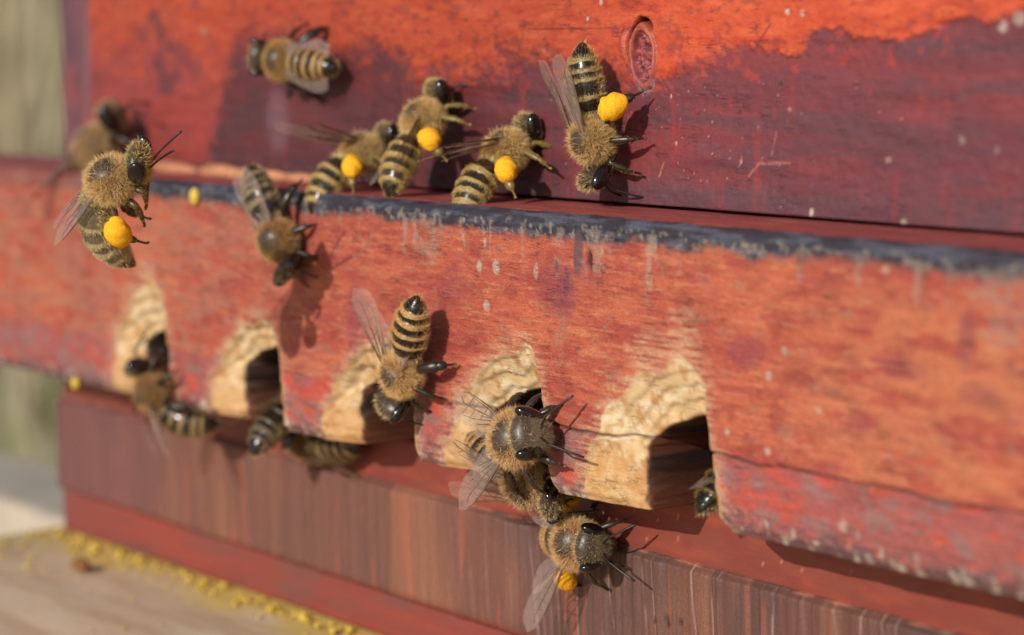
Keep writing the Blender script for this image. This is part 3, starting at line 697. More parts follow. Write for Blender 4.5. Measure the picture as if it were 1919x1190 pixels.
def make_bee(label, pos, fwd, up, abd=(8, 20, 0), head=(25, 0), wings=None, legs=None, pollen=(), h=3.0, scale=1.0,
             look=None, fuzz=1.0, feet=True, seed=0, abd_len=7.4, ant=None, stretch=1.0, pol_size=1.0, shine=0.22, hs=1.06):
    lk = dict(LOOK); lk.update(look or {})
    rg = np.random.default_rng(1000+seed)
    mb = MB()
    # ---------------- trunk: abdomen, waist, thorax and neck in one loft
    nA = 96
    t = np.linspace(1, 0, nA)                       # from the tip to the waist
    ang0, curv, yaw = [math.radians(a) for a in abd]
    ds = abd_len/(nA-1)
    pts = [np.array([-1.95, 0, -0.25])]; dirs = []
    for k in range(nA):                             # walk backwards from the waist
        tt = k/(nA-1); a = ang0 + curv*tt; b = yaw*tt
        d = np.array([-math.cos(a)*math.cos(b), math.sin(b)*math.cos(a), -math.sin(a)]); dirs.append(d); pts.append(pts[-1]+d*ds)
    cA = np.array(pts[:nA])[::-1]; dA = np.array(dirs)[::-1]
    sA = np.cross(dA, [0, 0, 1.0]); sA /= np.linalg.norm(sA, axis=1)[:, None]; uA = np.cross(sA, dA); 
    sA = -sA
    flip = np.sign(uA[:, 2:3]+1e-6); uA = uA*1.0
    wA = np.interp(t, PROF_T, PROF_W)
    SEGj = SEG + np.array([0, .012, .02, .018, .014, .010, .006, 0])*rg.normal(0, 1, 8); abd_len = abd_len*rg.uniform(.96, 1.06); jw = rg.normal(0, .06, 8)
    sg = np.clip(np.searchsorted(SEGj, t, side='right')-1, 0, 6); sl = (t-SEGj[sg])/(SEGj[sg+1]-SEGj[sg])
    step = 0.085*(sl-0.5)*sstep(0.02, 0.15, t)*sstep(1.0, 0.9, t)
    wA2 = wA*(1+step)
    HtA, HbA = wA2*0.92, wA2*0.80
    # thorax and neck
    xt = np.array([-1.85, -1.6, -1.25, -.8, -.3, .25, .75, 1.2, 1.55, 1.8, 2.0, 2.3])
    wt = np.array([.55, 1.15, 1.62, 1.92, 2.05, 2.06, 1.92, 1.62, 1.22, .85, .62, .55])
    ht = np.array([.45, 1.05, 1.55, 1.85, 2.0, 1.98, 1.8, 1.45, 1.0, .65, .45, .4])
    hb = np.array([.5, 1.0, 1.45, 1.75, 1.9, 1.9, 1.8, 1.55, 1.2, .85, .6, .5])
    xi = np.linspace(-1.85, 2.3, 30)
    cT = np.stack([xi, xi*0, xi*0], -1); wT = np.interp(xi, xt, wt); hT = np.interp(xi, xt, ht); bT = np.interp(xi, xt, hb)
    cent = np.concatenate([cA, cT]); side = np.concatenate([sA, np.tile([0, 1.0, 0], (30, 1))]); uv = np.concatenate([uA, np.tile([0, 0, 1.0], (30, 1))])
    NR = 32
    # loft side axis: keep +Y left, up dorsal
    for k in range(nA):
        if side[k] @ np.array([0, 1.0, 0]) < 0: side[k] = -side[k]
        if uv[k] @ np.cross(-dA[k], [0, 1.0, 0]) < 0: uv[k] = -uv[k]
    V, F, ph = loft(cent, side, uv, np.concatenate([wA2, wT]), np.concatenate([HtA, hT]), np.concatenate([HbA, bT]), NR)
    tR = np.concatenate([t, np.full(30, -1)])
    TT = np.repeat(tR[:, None], NR, 1).ravel(); PHI = np.tile(ph, len(tR))
    SG = np.concatenate([sg, np.full(30, -1)]); SLr = np.concatenate([sl, np.zeros(30)])
    SGv = np.repeat(SG, NR); SLv = np.repeat(SLr, NR)
    dors = np.sin(PHI)
    C = np.broadcast_to(sr(*lk['thob']), (len(V), 3)).copy(); Rr = np.full(len(V), 0.6)
    ab = TT >= 0
    nse = fbm(V[:, 0]*2+V[:, 2], V[:, 1]*2, 700+seed, 3)
    edge = lk.get('edge', 0.62) + (np.array([0, .10, .04, 0, -.04, 0, 0, 0])+jw)[SGv] + 0.22*(nse-0.5) + 0.05*np.cos(PHI*2)
    bandm = sstep(edge-0.05, edge+0.05, SLv)*(SGv >= 1)*(SGv <= 4)
    first = (SGv == 0).astype(float)
    Cd = mix(sr(*lk['dark'])*np.ones((len(V), 3)), sr(24, 19, 16), (SGv >= 5).astype(float))
    Ca = mix(Cd, sr(*lk['band']), np.clip(bandm*(0.9+0.2*nse) + first*0.55 + (SGv == 5)*sstep(0.75, 1, SLv)*0.5*0, 0, 1))
    if 'amber' in lk: Ca = mix(Ca, sr(*lk['amber']), ((SGv == 1)*(1-bandm)*0.7))
    vent = sstep(-0.05, -0.55, dors)
    Ca = mix(Ca, sr(*lk.get('belly', (120, 104, 72)))*(0.75+0.5*SLv[:, None]), vent*0.85*(SGv < 6))
    C = np.where(ab[:, None], Ca, C)
    Rr = np.where(ab, shine+0.36*bandm+0.2*first+0.2*vent, Rr)
    disc = sstep(0.42, 0.80, dors)*(~ab)*sstep(1.7, 0.9, np.abs(V[:, 0]-0.15))
    C = mix(C, sr(66, 57, 48), disc*0.9); Rr = np.where(disc > 0.5, 0.4, Rr)
    mb.add(V, F, C, Rr)
    trunk = (V, F, ab, SGv, SLv, dors, bandm, disc)
    # tip cap
    # ---------------- head
    hp, hy = math.radians(head[0]), math.radians(head[1])
    hf = np.array([math.cos(hp)*math.cos(hy), math.cos(hp)*math.sin(hy), -math.sin(hp)])
    hl = nz(np.cross([0, 0, 1.0], hf)); hu = np.cross(hf, hl)
    hc = np.array([2.15, 0, 0.0]) + nz([math.cos(hy), math.sin(hy), -0.25*math.sin(hp)])*0.95
    vv = np.array([-2.05, -1.95, -1.7, -1.35, -.95, -.5, 0, .45, .85, 1.15, 1.4, 1.55, 1.6])
    hw = np.array([.10, .32, .58, .80, 1.02, 1.32, 1.58, 1.66, 1.55, 1.30, .92, .50, .05])
    hd = np.array([.08, .24, .40, .52, .62, .74, .84, .86, .80, .68, .48, .26, .05])
    ho = np.array([.32, .32, .30, .28, .24, .16, .08, .02, -.02, -.06, -.10, -.12, -.12])
    vv, hw, hd, ho = vv*1.14, hw*1.14, hd*1.14, ho*1.14
    vi = np.linspace(vv[0], vv[-1], 30)
    cH = hc + np.outer(vi, hu) + np.outer(np.interp(vi, vv, ho), hf)
    dH = np.interp(vi, vv, hd)
    VH, FH, phh = loft(cH, np.tile(-hl, (30, 1)), np.tile(hf, (30, 1)), np.interp(vi, vv, hw), dH, dH, 24)
    vH = np.repeat(vi, 24); fH = np.sin(np.tile(phh, 30)); lH = np.cos(np.tile(phh, 30))
    CH = np.broadcast_to(sr(*lk['head']), (len(VH), 3)).copy()
    n_head = len(mb.V)
    VH = hc+(VH-hc)*hs
    facem = sstep(0.2, 0.8, fH)*sstep(1.2, 0.4, vH)*sstep(-1.7, -1.2, vH)
    CH = mix(CH, sr(*lk['face']), facem*0.55)
    CH = mix(CH, sr(30, 22, 16), sstep(-1.25, -1.5, vH))
    mb.add(VH, FH, CH, 0.38)
    # clypeus bulge, mandibles and tongue case
    for sgn in (-1, 1):
        b = hc + hu*(-1.75)+hl*sgn*0.62+hf*0.30
        e = hc + hu*(-2.55)+hl*sgn*0.10+hf*0.46
        Vt, Ft = tube([b, b*0.6+e*0.4+hl*sgn*0.12, e*0.85+b*.15, e], [.26, .24, .16, .03], 8, None, hf); mb.add(Vt, Ft, sr(60, 36, 20), 0.3)
    # antennae
    ants = ant or [(35, 25, 60), (-35, 25, 60)]
    for (ay, ae, bend) in ants:
        sgn = 1 if ay > 0 else -1
        b = hc + hf*0.92 + hl*sgn*0.34 + hu*(-0.10)
        a1, e1 = math.radians(ay), math.radians(ae)
        d1 = nz(hf*math.cos(a1)*math.cos(e1) + hl*math.sin(a1)*math.cos(e1) + hu*math.sin(e1))
        m_ = b + d1*1.45
        d2 = nz(rot_axis(d1, nz(np.cross(d1, -hu)), math.radians(bend)))
        P = [b, b+d1*0.2, b+d1*0.9, m_, m_+d2*0.25, m_+d2*0.7, m_+d2*1.5, m_+d2*2.3-hu*0.05, m_+d2*2.75-hu*0.12, m_+d2*2.8-hu*0.12]
        Vt, Ft = tube(P, [.085, .07, .08, .09, .075, .095, .105, .105, .09, .02], 8, None, nz(np.cross(d1, d2)+1e-3)); mb.add(Vt, Ft, sr(34, 26, 22), 0.4)
    for k in range(n_head+1, len(mb.V)): mb.V[k] = hc+(mb.V[k]-hc)*hs
    # ---------------- legs
    tib = {}
    defs = {'f': ((1.25, .75, -1.35), (3.5, 2.3), 1.05, 0.55), 'm': ((0.1, 1.0, -1.6), (0.4, 4.1), 1.35, 0.75), 'h': ((-1.15, 1.0, -1.35), (-4.0, 4.4), 1.5, 0.9)}
    leghair = []
    for key in ('f', 'm', 'h'):
        for sgn, sd_ in ((1, 'l'), (-1, 'r')):
            hip, ft, k1, k2 = defs[key]
            hip = np.array([hip[0], hip[1]*sgn, hip[2]])
            nm = key+sd_
            if legs and nm in legs and legs[nm] is None: continue
            if legs and nm in legs:
                Pn = [np.array(q, float) for q in legs[nm]]
                if len(Pn) == 1: foot = Pn[0]; Pn = None
            else:
                Pn = None; foot = np.array([ft[0]+rg.normal(0, .25), ft[1]*sgn+rg.normal(0, .25), -h+0.06])
            if Pn is None:
                out = nz([foot[0]-hip[0], foot[1]-hip[1], 0])
                knee = hip + (foot-hip)*0.36 + np.array([0, 0, k1]) + out*0.35
                ank = hip + (foot-hip)*0.74 + np.array([0, 0, k2]) + out*0.35
                Pn = [hip, knee, ank, foot]
            hipP, knee, ank, foot = Pn
            hind = key == 'h'
            wF = .42 if hind else .37; wT_ = .58 if hind else .34; wB = .52 if hind else .26
            tars = ank + (foot-ank)*0.55; toe = foot + nz((foot-tars)*[1, 1, 0.2]+1e-3)*0.35
            P, Rd, Fl = [], [], []
            def seg(a, b, prof, fl):
                for tt, rr in prof: P.append(a+(b-a)*tt); Rd.append(rr); Fl.append(fl)
            seg(hipP, knee, [(0, .45), (.22, .34), (.28, wF*.8), (.55, wF), (.9, wF*.85), (.97, wF*.72)], .85)
            seg(knee, ank, [(.02, wF*.72), (.10, wT_*.78), (.5, wT_), (.86, wT_*1.08 if hind else wT_*.95), (.96, wT_*.78)], .75)
            seg(ank, tars, [(.02, wB*.85), (.14, wB), (.7, wB*.85), (.95, wB*.6)], .7)
            seg(tars, foot, [(.03, .11), (.25, .14), (.3, .10), (.55, .13), (.6, .095), (.9, .12), (.97, .1)], 1)
            P += [foot+(toe-foot)*.5, toe]; Rd += [.15, .03]; Fl += [1, 1]
            Vt, Ft = tube(P, Rd, 10, Fl, nz(np.cross(knee-hipP, foot-knee)+np.array([1e-3, 1e-3, 0])))
            cl = sr(*lk['leg'])*np.ones((len(Vt), 3))
            lo = np.repeat(np.linspace(0, 1, len(P)), 10)
            cl = mix(cl, sr(*lk['leg'])*1.6+sr(60, 34, 12)*0.5, sstep(0.7, 1, lo)*0.7)
            mb.add(Vt, Ft, cl, 0.34)
            leghair.append((Vt, Ft)); tib[nm] = (knee, ank, hipP)
    V, F, C, Rg = mb.done()
    fw = nz(fwd); lf = nz(np.cross(up, fw)); upn = np.cross(fw, lf)
    M = Matrix(((fw[0], lf[0], upn[0], pos[0]), (fw[1], lf[1], upn[1], pos[1]), (fw[2], lf[2], upn[2], pos[2]), (0, 0, 0, 1)))
    bee = mesh_obj('honey_bee', V*scale, F, M_bee, None, C, attr={'rough': Rg})
    bee.matrix_world = M
    tag(bee, label, 'bee', 'honey bees at the hive entrance')
    # ---------------- eyes
    for sgn in (-1, 1):
        Ve, Fe = lump_mesh(16, 1, 1, 1, 1, 0.0)
        ce = hc + hu*0.32 + hl*sgn*1.46 + hf*0.16
        ax_u = nz(hu*1.0 - hl*sgn*-0.22); ax_l = nz(hl*sgn*1.0 + hf*0.25); ax_f = nz(np.cross(ax_l, ax_u))
        ax_l = np.cross(ax_u, ax_f)
        Ve = ce + np.outer(Ve[:, 2], ax_u)*1.36 + np.outer(Ve[:, 0], ax_l)*0.56 + np.outer(Ve[:, 1], ax_f)*0.80
        Ve = hc+(Ve-hc)*hs
        mesh_obj('eye', Ve*scale, Fe, M_eye, bee)
    # ---------------- fuzz
    HV, HC = [], []
    def hairs(Vs, Fs, wgt, count, ln, colr, back, lean=(0, 0, 0), wid=0.05, jit=0.35, tipc=1.25):
        count = int(count*fuzz)
        if count < 1: return
        a, b, c, d = [Vs[Fs[:, k]] for k in range(4)]
        nrm = np.cross(c-a, d-b); area = np.linalg.norm(nrm, axis=1)*0.5
        w_ = area*wgt[Fs].mean(1)
        if w_.sum() <= 0: return
        idx = rg.choice(len(Fs), count, p=w_/w_.sum())
        u, v = rg.random((count, 1)), rg.random((count, 1))
        p0 = (a[idx]*(1-u)+b[idx]*u)*(1-v) + (d[idx]*(1-u)+c[idx]*u)*v
        n_ = nrm[idx]/(np.linalg.norm(nrm[idx], axis=1)[:, None]+1e-9)
        cen = Vs.mean(0)
        d_ = n_ + np.asarray(back, float)*0.6 + np.asarray(lean, float) + rg.normal(0, jit, (count, 3))
        d_ /= np.linalg.norm(d_, axis=1)[:, None]
        L_ = ln*rg.uniform(0.55, 1.15, (count, 1))
        bend = rg.normal(0, 0.22, (count, 3)) + np.asarray(back, float)*0.35
        s_ = np.cross(d_, rg.normal(0, 1, (count, 3))); s_ /= np.linalg.norm(s_, axis=1)[:, None]+1e-9
        p0 = p0-n_*0.05
        p1 = p0+d_*L_*0.55; p2 = p0+d_*L_+bend*L_*0.55
        hw_ = wid*0.5
        quad = np.stack([p0-s_*hw_, p0+s_*hw_, p1+s_*hw_*0.8, p1-s_*hw_*0.8, p2], 1)
        HV.append(quad.reshape(-1, 3))
        base_c = np.asarray(colr)*rg.uniform(0.65, 1.25, (count, 1))
        cc = np.stack([base_c*0.8, base_c*0.8, base_c, base_c, base_c*tipc], 1); HC.append(cc.reshape(-1, 3))
    Vt_, Ft_, ab_, SG_, SL_, dors_, bm_, disc_ = trunk
    thw = (~ab_)*(1-0.93*disc_)*(Vt_[:, 0] < 2.0)
    col_t = sr(*lk['tho'], 1.0)
    hairs(Vt_, Ft_, thw.astype(float), 9000, 0.85, col_t, (-0.2, 0, 0), (0, 0, 0), 0.034, 0.45)
    hairs(Vt_, Ft_, thw*sstep(-0.2, 0.6, dors_), 2600, 0.6, sr(*lk['tho'], 1.0)*np.array([1.0, .92, .82]), (0, 0, 0), (0, 0, 0), 0.034)
    hairs(Vt_, Ft_, thw*sstep(0.1, -0.6, dors_), 1800, 0.75, sr(*lk['fuzzy'], 1.0), (0, 0, 0), (0, 0, 0), 0.034)
    bk = nz(dA[nA//2])
    hairs(Vt_, Ft_, (ab_*(SG_ == 0)).astype(float), 900, 0.7, sr(*lk['fuzzy'], 1.0), (0, 0, 0.2), (0, 0, 0), 0.034)
    hairs(Vt_, Ft_, (ab_*bm_).astype(float), 3600, 0.34, sr(*lk['band'], 1.0)*1.05, bk*1.3, (0, 0, 0), 0.034, 0.28)
    hairs(Vt_, Ft_, (ab_*(SG_ >= 1)*(1-bm_)).astype(float), 1500, 0.30, sr(*lk['band'], 0.9), bk*1.4, (0, 0, 0), 0.024, 0.25)
    hairs(Vt_, Ft_, (ab_*sstep(0.1, -0.5, dors_)).astype(float), 900, 0.45, sr(*lk['fuzzy'], 0.9), bk*1.0, (0, 0, 0), 0.04, 0.3)
    fw_ = sstep(-1.5, -1.0, vH)*(0.35+0.65*facem)
    hairs(VH, FH, fw_, 1500, 0.34, sr(*lk['face'], 0.95)*1.1, -hu*0.3, (0, 0, 0), 0.03, 0.4)
    hairs(VH, FH, sstep(0.3, 1.2, vH), 500, 0.5, sr(*lk['fuzzy'], 0.9), hu*0.5, (0, 0, 0), 0.03, 0.4)
    for (Vl, Fl_) in leghair:
        wl_ = np.ones(len(Vl)); wl_[int(len(Vl)*.66):] = 0.25
        hairs(Vl, Fl_, wl_, 420, 0.34, sr(*lk.get('legfuzz', (150, 118, 66)), 0.9), (0, 0, -0.2), (0, 0, 0), 0.035, 0.3)
    if HV:
        V5 = np.concatenate(HV); C5 = np.concatenate(HC); m = len(V5)//5
        b5 = np.arange(m)[:, None]*5
        F4 = np.concatenate([b5+np.array([[0, 1, 2]]), b5+np.array([[0, 2, 3]]), b5+np.array([[3, 2, 4]])])
        fz = mesh_obj('fuzz', V5*scale, F4, M_fuzz, bee, C5); tag(fz, kind='stuff')
    # ---------------- wings
    if wings is None: wings = [(1, 24, 6, 0), (-1, 24, 6, 0)]
    for spec in wings:
        sgn, aw, ew, rl = spec[:4]; hind_shift = spec[4] if len(spec) > 4 else 14
        for which in ('fore', 'hind'):
            a_ = math.radians(aw + (0 if which == 'fore' else -hind_shift)); e_ = math.radians(ew - (0 if which == 'fore' else 3))
            d = np.array([-math.cos(a_)*math.cos(e_), sgn*math.sin(a_)*math.cos(e_), math.sin(e_)])
            t0 = np.array([-math.sin(a_), -sgn*math.cos(a_), 0]); t0 = nz(t0-d*(t0@d)); t0 = rot_axis(t0, d, math.radians(rl)*sgn)
            nn = np.cross(d, t0)*(-sgn)
            base_ = np.array([0.55 if which == 'fore' else -0.15, sgn*1.45, 1.05 if which == 'fore' else 0.95])
            Ln = 9.0 if which == 'fore' else 6.3
            s = np.concatenate([np.linspace(0, .9, 20), np.array([.93, .96, .98, .995, 1.0])])
            if which == 'fore':
                lead = 0.10*np.sin(s*math.pi) - 0.15 - 1.0*np.clip((s-.72)/.28, 0, 1)**2.2
                chord = np.interp(s, [0, .06, .2, .4, .6, .75, .86, .93, .97, 1], [.22, .35, 1.0, 1.85, 2.55, 2.85, 2.6, 2.05, 1.35, .1])
            else:
                lead = 0.05*np.sin(s*math.pi) - 0.1 - .55*np.clip((s-.7)/.3, 0, 1)**2
                chord = np.interp(s, [0, .06, .2, .4, .6, .75, .86, .93, .97, 1], [.2, .4, 1.1, 1.7, 1.85, 1.7, 1.4, 1.05, .7, .1])
            vv_ = np.linspace(0, 1, 9)
            Sg, Vg = np.meshgrid(s, vv_, indexing='ij')
            cy = -(lead[:, None]) + chord[:, None]*vv_[None]
            wr = 0.16*np.sin(Vg*9+Sg*4)*Vg*np.sin(Sg*math.pi) + 0.25*np.sin(Sg*math.pi)*(0.5-Vg) + (fbm(Sg*5, Vg*4, 800+seed, 2)-0.5)*0.14
            pos_ = lambda S_, Y_, Z_: base_ + np.multiply.outer(S_*Ln, d) + np.multiply.outer(Y_, t0) + np.multiply.outer(Z_, nn)
            Vw = pos_(Sg, cy, wr).reshape(-1, 3)
            w_o = mesh_obj('wing', Vw*scale, grid_faces(len(s), 9), M_wing, bee)
            # veins
            vm = MB()
            def vein(pl, r0, r1):
                pl = np.array(pl); q = np.linspace(0, 1, 14); tt = np.linspace(0, 1, len(pl))
                S_ = np.interp(q, tt, pl[:, 0]); v_ = np.interp(q, tt, pl[:, 1])
                Y_ = -np.interp(S_, s, lead) + np.interp(S_, s, chord)*v_
                Z_ = 0.16*np.sin(v_*9+S_*4)*v_*np.sin(S_*math.pi) + 0.25*np.sin(S_*math.pi)*(0.5-v_) + 0.03
                P_ = pos_(S_, Y_, Z_); Vv, Fv = tube(P_, np.linspace(r0, r1, 14), 5, None, nn+1e-3); vm.add(Vv, Fv, sr(80, 50, 30), .4)
            if which == 'fore':
                for pl, r0, r1 in [([(0, .2), (.3, .02), (.6, .01), (.86, .03)], .07, .03), ([(0, .5), (.25, .16), (.5, .10), (.72, .06)], .06, .03),
                                   ([(.1, .5), (.35, .45), (.55, .40), (.80, .38), (.86, .2)], .06, .035), ([(.02, .8), (.3, .72), (.55, .74), (.75, .72)], .055, .03),
                                   ([(0, .9), (.2, .95), (.45, .96)], .05, .03), ([(.38, .12), (.40, .44)], .035, .035), ([(.42, .45), (.47, .74)], .035, .03),
                                   ([(.58, .40), (.64, .73)], .035, .03), ([(.55, .10), (.60, .40)], .035, .03), ([(.66, .08), (.70, .38)], .035, .03), ([(.72, .4), (.78, .7)], .03, .03)]: vein(pl, r0, r1)
            else:
                for pl, r0, r1 in [([(0, .2), (.3, .03), (.7, .03)], .08, .04), ([(0, .5), (.3, .35), (.6, .4), (.8, .45)], .05, .03), ([(.02, .7), (.3, .75), (.5, .9)], .045, .03), ([(.35, .36), (.42, .78)], .03, .03)]: vein(pl, r0, r1)
            Vv, Fv, _, _ = vm.done(); mesh_obj('vein', Vv*scale, Fv, M_vein, w_o)
    # ---------------- pollen loads on the hind shins
    for nm in pollen:
        if nm not in tib: continue
        knee, ank, hipP = tib[nm]; ax = nz(ank-knee); sgn = 1 if nm[1] == 'l' else -1
        out = nz(np.array([-0.2, sgn*1.0, 0.35])); out = nz(out-ax*(out@ax)); th_ = np.cross(ax, out)
        Vp, Fp = lump_mesh(36, 1, 1, 1, 60+seed, 0.17, 1.2)
        cp = knee+(ank-knee)*0.5+out*0.6
        z_ = pol_size
        Vp = cp + np.outer(Vp[:, 2], ax)*1.55*z_ + np.outer(Vp[:, 0], out)*1.15*z_ + np.outer(Vp[:, 1], th_)*1.25*z_
        mesh_obj('pollen_load', Vp*scale, Fp, M_pollen, bee)
    return bee
UPN = (0, -1, 0)
YEL = dict(tho=(226, 198, 138), fuzzy=(236, 216, 152), leg=(132, 112, 58), legfuzz=(226, 204, 104), face=(204, 180, 88), band=(206, 178, 112), dark=(48, 42, 34), belly=(196, 182, 92))
DUST = dict(tho=(218, 188, 130), fuzzy=(232, 206, 140), legfuzz=(214, 192, 100), band=(186, 164, 108), dark=(34, 30, 24), belly=(138, 128, 84))
def tail_at(p, fwd, d=9.0): return np.asarray(p) + nz(fwd)*d
# the bee in sharp focus: head down on the box front, yellow load on its left hind leg
make_bee('bee head down beside the wood knot, large yellow pollen load on its hind leg', at(1108, 264, Y=-3.6), (0.10, 0.04, -1), (-.32, -.95, 0),
         abd=(-6, 10, -4), head=(46, 0), wings=[(1, 10, 12, 10), (-1, 6, 20, 0)], pollen=('hl',), h=3.6, seed=1, look=DUST, pol_size=1.0,
         ant=[(20, 10, 30), (-20, 10, 30)])
# bees on the ledge
make_bee('striped pollen-laden bee on the ledge next to the head-down bee, tail over the dark edge', at(948, 280, Y=-3.4), (0.05, .84, .54), (-.25, -.5, .80),
         abd=(6, 30, -6), head=(20, -8), wings=[(-1, 16, 26, 0), (1, 16, 22, 0)], pollen=('hr',), h=3.4, seed=2, look=YEL, pol_size=.9)
make_bee('bee rearing up against the box wall, grey wings folded over its back', at(792, 224, Y=-4.2), (-.05, .66, .75), (-.3, -.70, .60),
         abd=(2, 14, 0), head=(30, -12), wings=[(-1, 16, 2, -55), (1, 12, -4, 0)], pollen=('hr',), h=3.3, seed=3, look=YEL, pol_size=.9)
make_bee('leftmost pollen-laden bee on the ledge, wings lifted off its back', at(678, 284, Y=-4.4), (0.15, .90, .36), (-.2, -.36, .92),
         abd=(16, 34, 0), head=(20, 0), wings=[(-1, 24, 34, -25), (1, 24, 40, -25)], pollen=('hr',), h=3.2, seed=4, look=YEL, fuzz=.7, pol_size=.9)
# bee on the box wall at the upper left, seen from behind
make_bee('blurred bee high on the box wall seen from its shiny tail end', at(526, 113, Y=-4.4), (-1, -.12, .10), UPN,
         abd=(0, 10, 0), head=(25, 0), wings=[(1, 15, -8, 0), (-1, 15, -8, 0)], h=4.4, seed=5, fuzz=.7, scale=.93, look=dict(tho=(206, 168, 104), edge=.66))
# flying bee at the left and the one behind it
make_bee('hovering bee at the left with orange pollen load and curled tail', at(208, 336, depth=212), camdir(.80, .46, .30), camdir(-.55, .62, .56),
         abd=(42, 62, 0), head=(38, -10), wings=[(1, 10, -16, 0), (-1, 8, -18, 0)], pollen=('hr',), h=6, seed=6, look=YEL | dict(tho=(222, 192, 138), leg=(92, 70, 36), belly=(170, 158, 112), dark=(112, 100, 76), band=(200, 184, 138)), scale=1.06, abd_len=9.4,
         legs={'hr': [(-1.15, -1.0, -1.35), (-1.5, -2.0, -2.6), (-2.2, -2.0, -4.6), (-1.2, -1.8, -6.4)], 'hl': [(-1.15, 1.0, -1.35), (-1.5, 1.9, -2.8), (-2.0, 2.0, -4.6), (-1.2, 1.9, -6.4)],
               'mr': [(.1, -1.0, -1.6), (.9, -2.0, -2.6), (.4, -1.8, -3.8), (-.2, -1.4, -5.0)], 'ml': [(.1, 1.0, -1.6), (.9, 2.0, -2.6), (.4, 1.8, -3.8), (-.2, 1.4, -5.0)],
               'fr': [(1.25, -.7, -1.35), (2.1, -1.3, -2.2), (1.6, -1.0, -3.0), (1.0, -.8, -3.8)], 'fl': [(1.25, .7, -1.35), (2.1, 1.3, -2.2), (1.6, 1.0, -3.0), (1.0, .8, -3.8)]},
         ant=[(22, 55, 10), (-22, 55, 5)])
make_bee('strongly blurred brown bee just behind the hovering bee', at(180, 272, Y=-6), (.50, .30, .78), (-.6, -.7, .5), abd=(16, 16, 0), h=3.5, seed=7, fuzz=.6, scale=1.3)
# bees on the plank front
make_bee('blurred bee crawling head down on the plank below the dark edge', at(520, 450, Y=-D-2.5), (.55, .04, -.82), UPN,
         abd=(-2, 8, 0), head=(40, 0), wings=[(1, 7, 2, 0), (-1, 7, 2, 0)], h=2.5, seed=8, fuzz=.7, look=dict(band=(158, 138, 104), dark=(52, 46, 40), tho=(198, 160, 108), edge=.70), ant=[(18, 5, 20), (-18, 5, 20)])
make_bee('black and tan striped bee head down at the middle notch, brown wing raised', at(750, 702, Y=-D-3.0), (-.46, .08, -.88), (-.15, -1, -.05),
         abd=(-6, 4, 0), head=(45, 0), wings=[(-1, 34, 24, -30), (1, 4, -4, 0)], h=3.0, seed=9, look=dict(tho=(232, 198, 142), band=(224, 184, 118), dark=(22, 18, 15)))
make_bee('blurred bee clinging below the first notch at far left, pale wing hanging', at(284, 735, Y=-D-2.0), (-.42, -.2, .80), (-.35, -.9, -.2),
         abd=(20, 50, -40), head=(20, 0), wings=[(1, 60, 4, 0), (-1, 20, 6, 0)], h=2.8, seed=10, fuzz=.7, look=dict(tho=(190, 152, 98), band=(170, 140, 92), dark=(46, 38, 28)))
f_ = (.05, .90, .42)
make_bee('blurred grey-winged bee squeezing into the second notch', tail_at(at(468, 806, Y=-D-1.0), f_, 7.5), f_, (-.5, -.5, .75),
         abd=(10, 16, 0), wings=[(1, 14, 6, 0), (-1, 20, 6, 0)], h=2.4, seed=11, fuzz=.6, look=dict(band=(140, 124, 94), edge=.74, tho=(170, 140, 100)))
make_bee('dark blurred bee hanging under the plank in shade between second and third notch', at(592, 836, Y=-3.2), (-1, .1, .0), (0, -.4, -1),
         abd=(6, 14, 0), h=2.8, seed=12, fuzz=.6, look=dict(band=(150, 122, 78), tho=(150, 114, 70)))
make_bee('bee climbing out of the fourth notch facing the viewer with shiny dark face', at(966, 822, Y=-D-2.6), (.93, -.24, .24), (.05, -.95, .20),
         abd=(18, 30, 10), head=(14, 4), wings=[(-1, 34, 4, 0), (1, 26, 8, 0)], h=2.7, seed=13, look=dict(face=(150, 134, 104), head=(72, 60, 46), leg=(56, 42, 29), tho=(218, 182, 130)), ant=[(30, 20, 35), (-30, 10, 50)], scale=1.12, hs=1.08)
make_bee('bee half hidden under the climbing bee at the lower lip of the fourth notch', at(985, 908, Y=-D+2.0), (.85, .25, -.30), (0, -.85, -.5),
         abd=(10, 16, 0), wings=[(-1, 26, 8, 0), (1, 22, 6, 0)], h=2.6, seed=14)
make_bee('bee at lower centre on the grained board, wings spread wide, facing right', at(1078, 1018, Y=-5.4), (.97, -.18, .08), (-.1, -1, .1),
         abd=(14, 22, 0), head=(18, 0), wings=[(1, 48, 16, 0, 18), (-1, 62, 6, 0, 18)], pollen=('hl', 'hr'), h=3.4, seed=15, look=dict(face=(144, 128, 100), head=(66, 56, 44), leg=(50, 38, 27), tho=(218, 182, 130)), pol_size=.85,
         ant=[(30, 25, 40), (-30, 20, 30)], scale=1.04, hs=1.08)
f_ = (.10, .93, .35)
make_bee('bee vanishing into the rightmost notch with only its glossy black tail out', tail_at(at(1297, 928, Y=-D+2.0), f_, 9.0), f_, (-.3, -.35, .85),
         abd=(4, 14, 0), h=2.4, seed=16, wings=[(1, 4, -4, 0), (-1, 4, -4, 0)], shine=.12, look=dict(edge=.8, band=(140, 116, 66)))
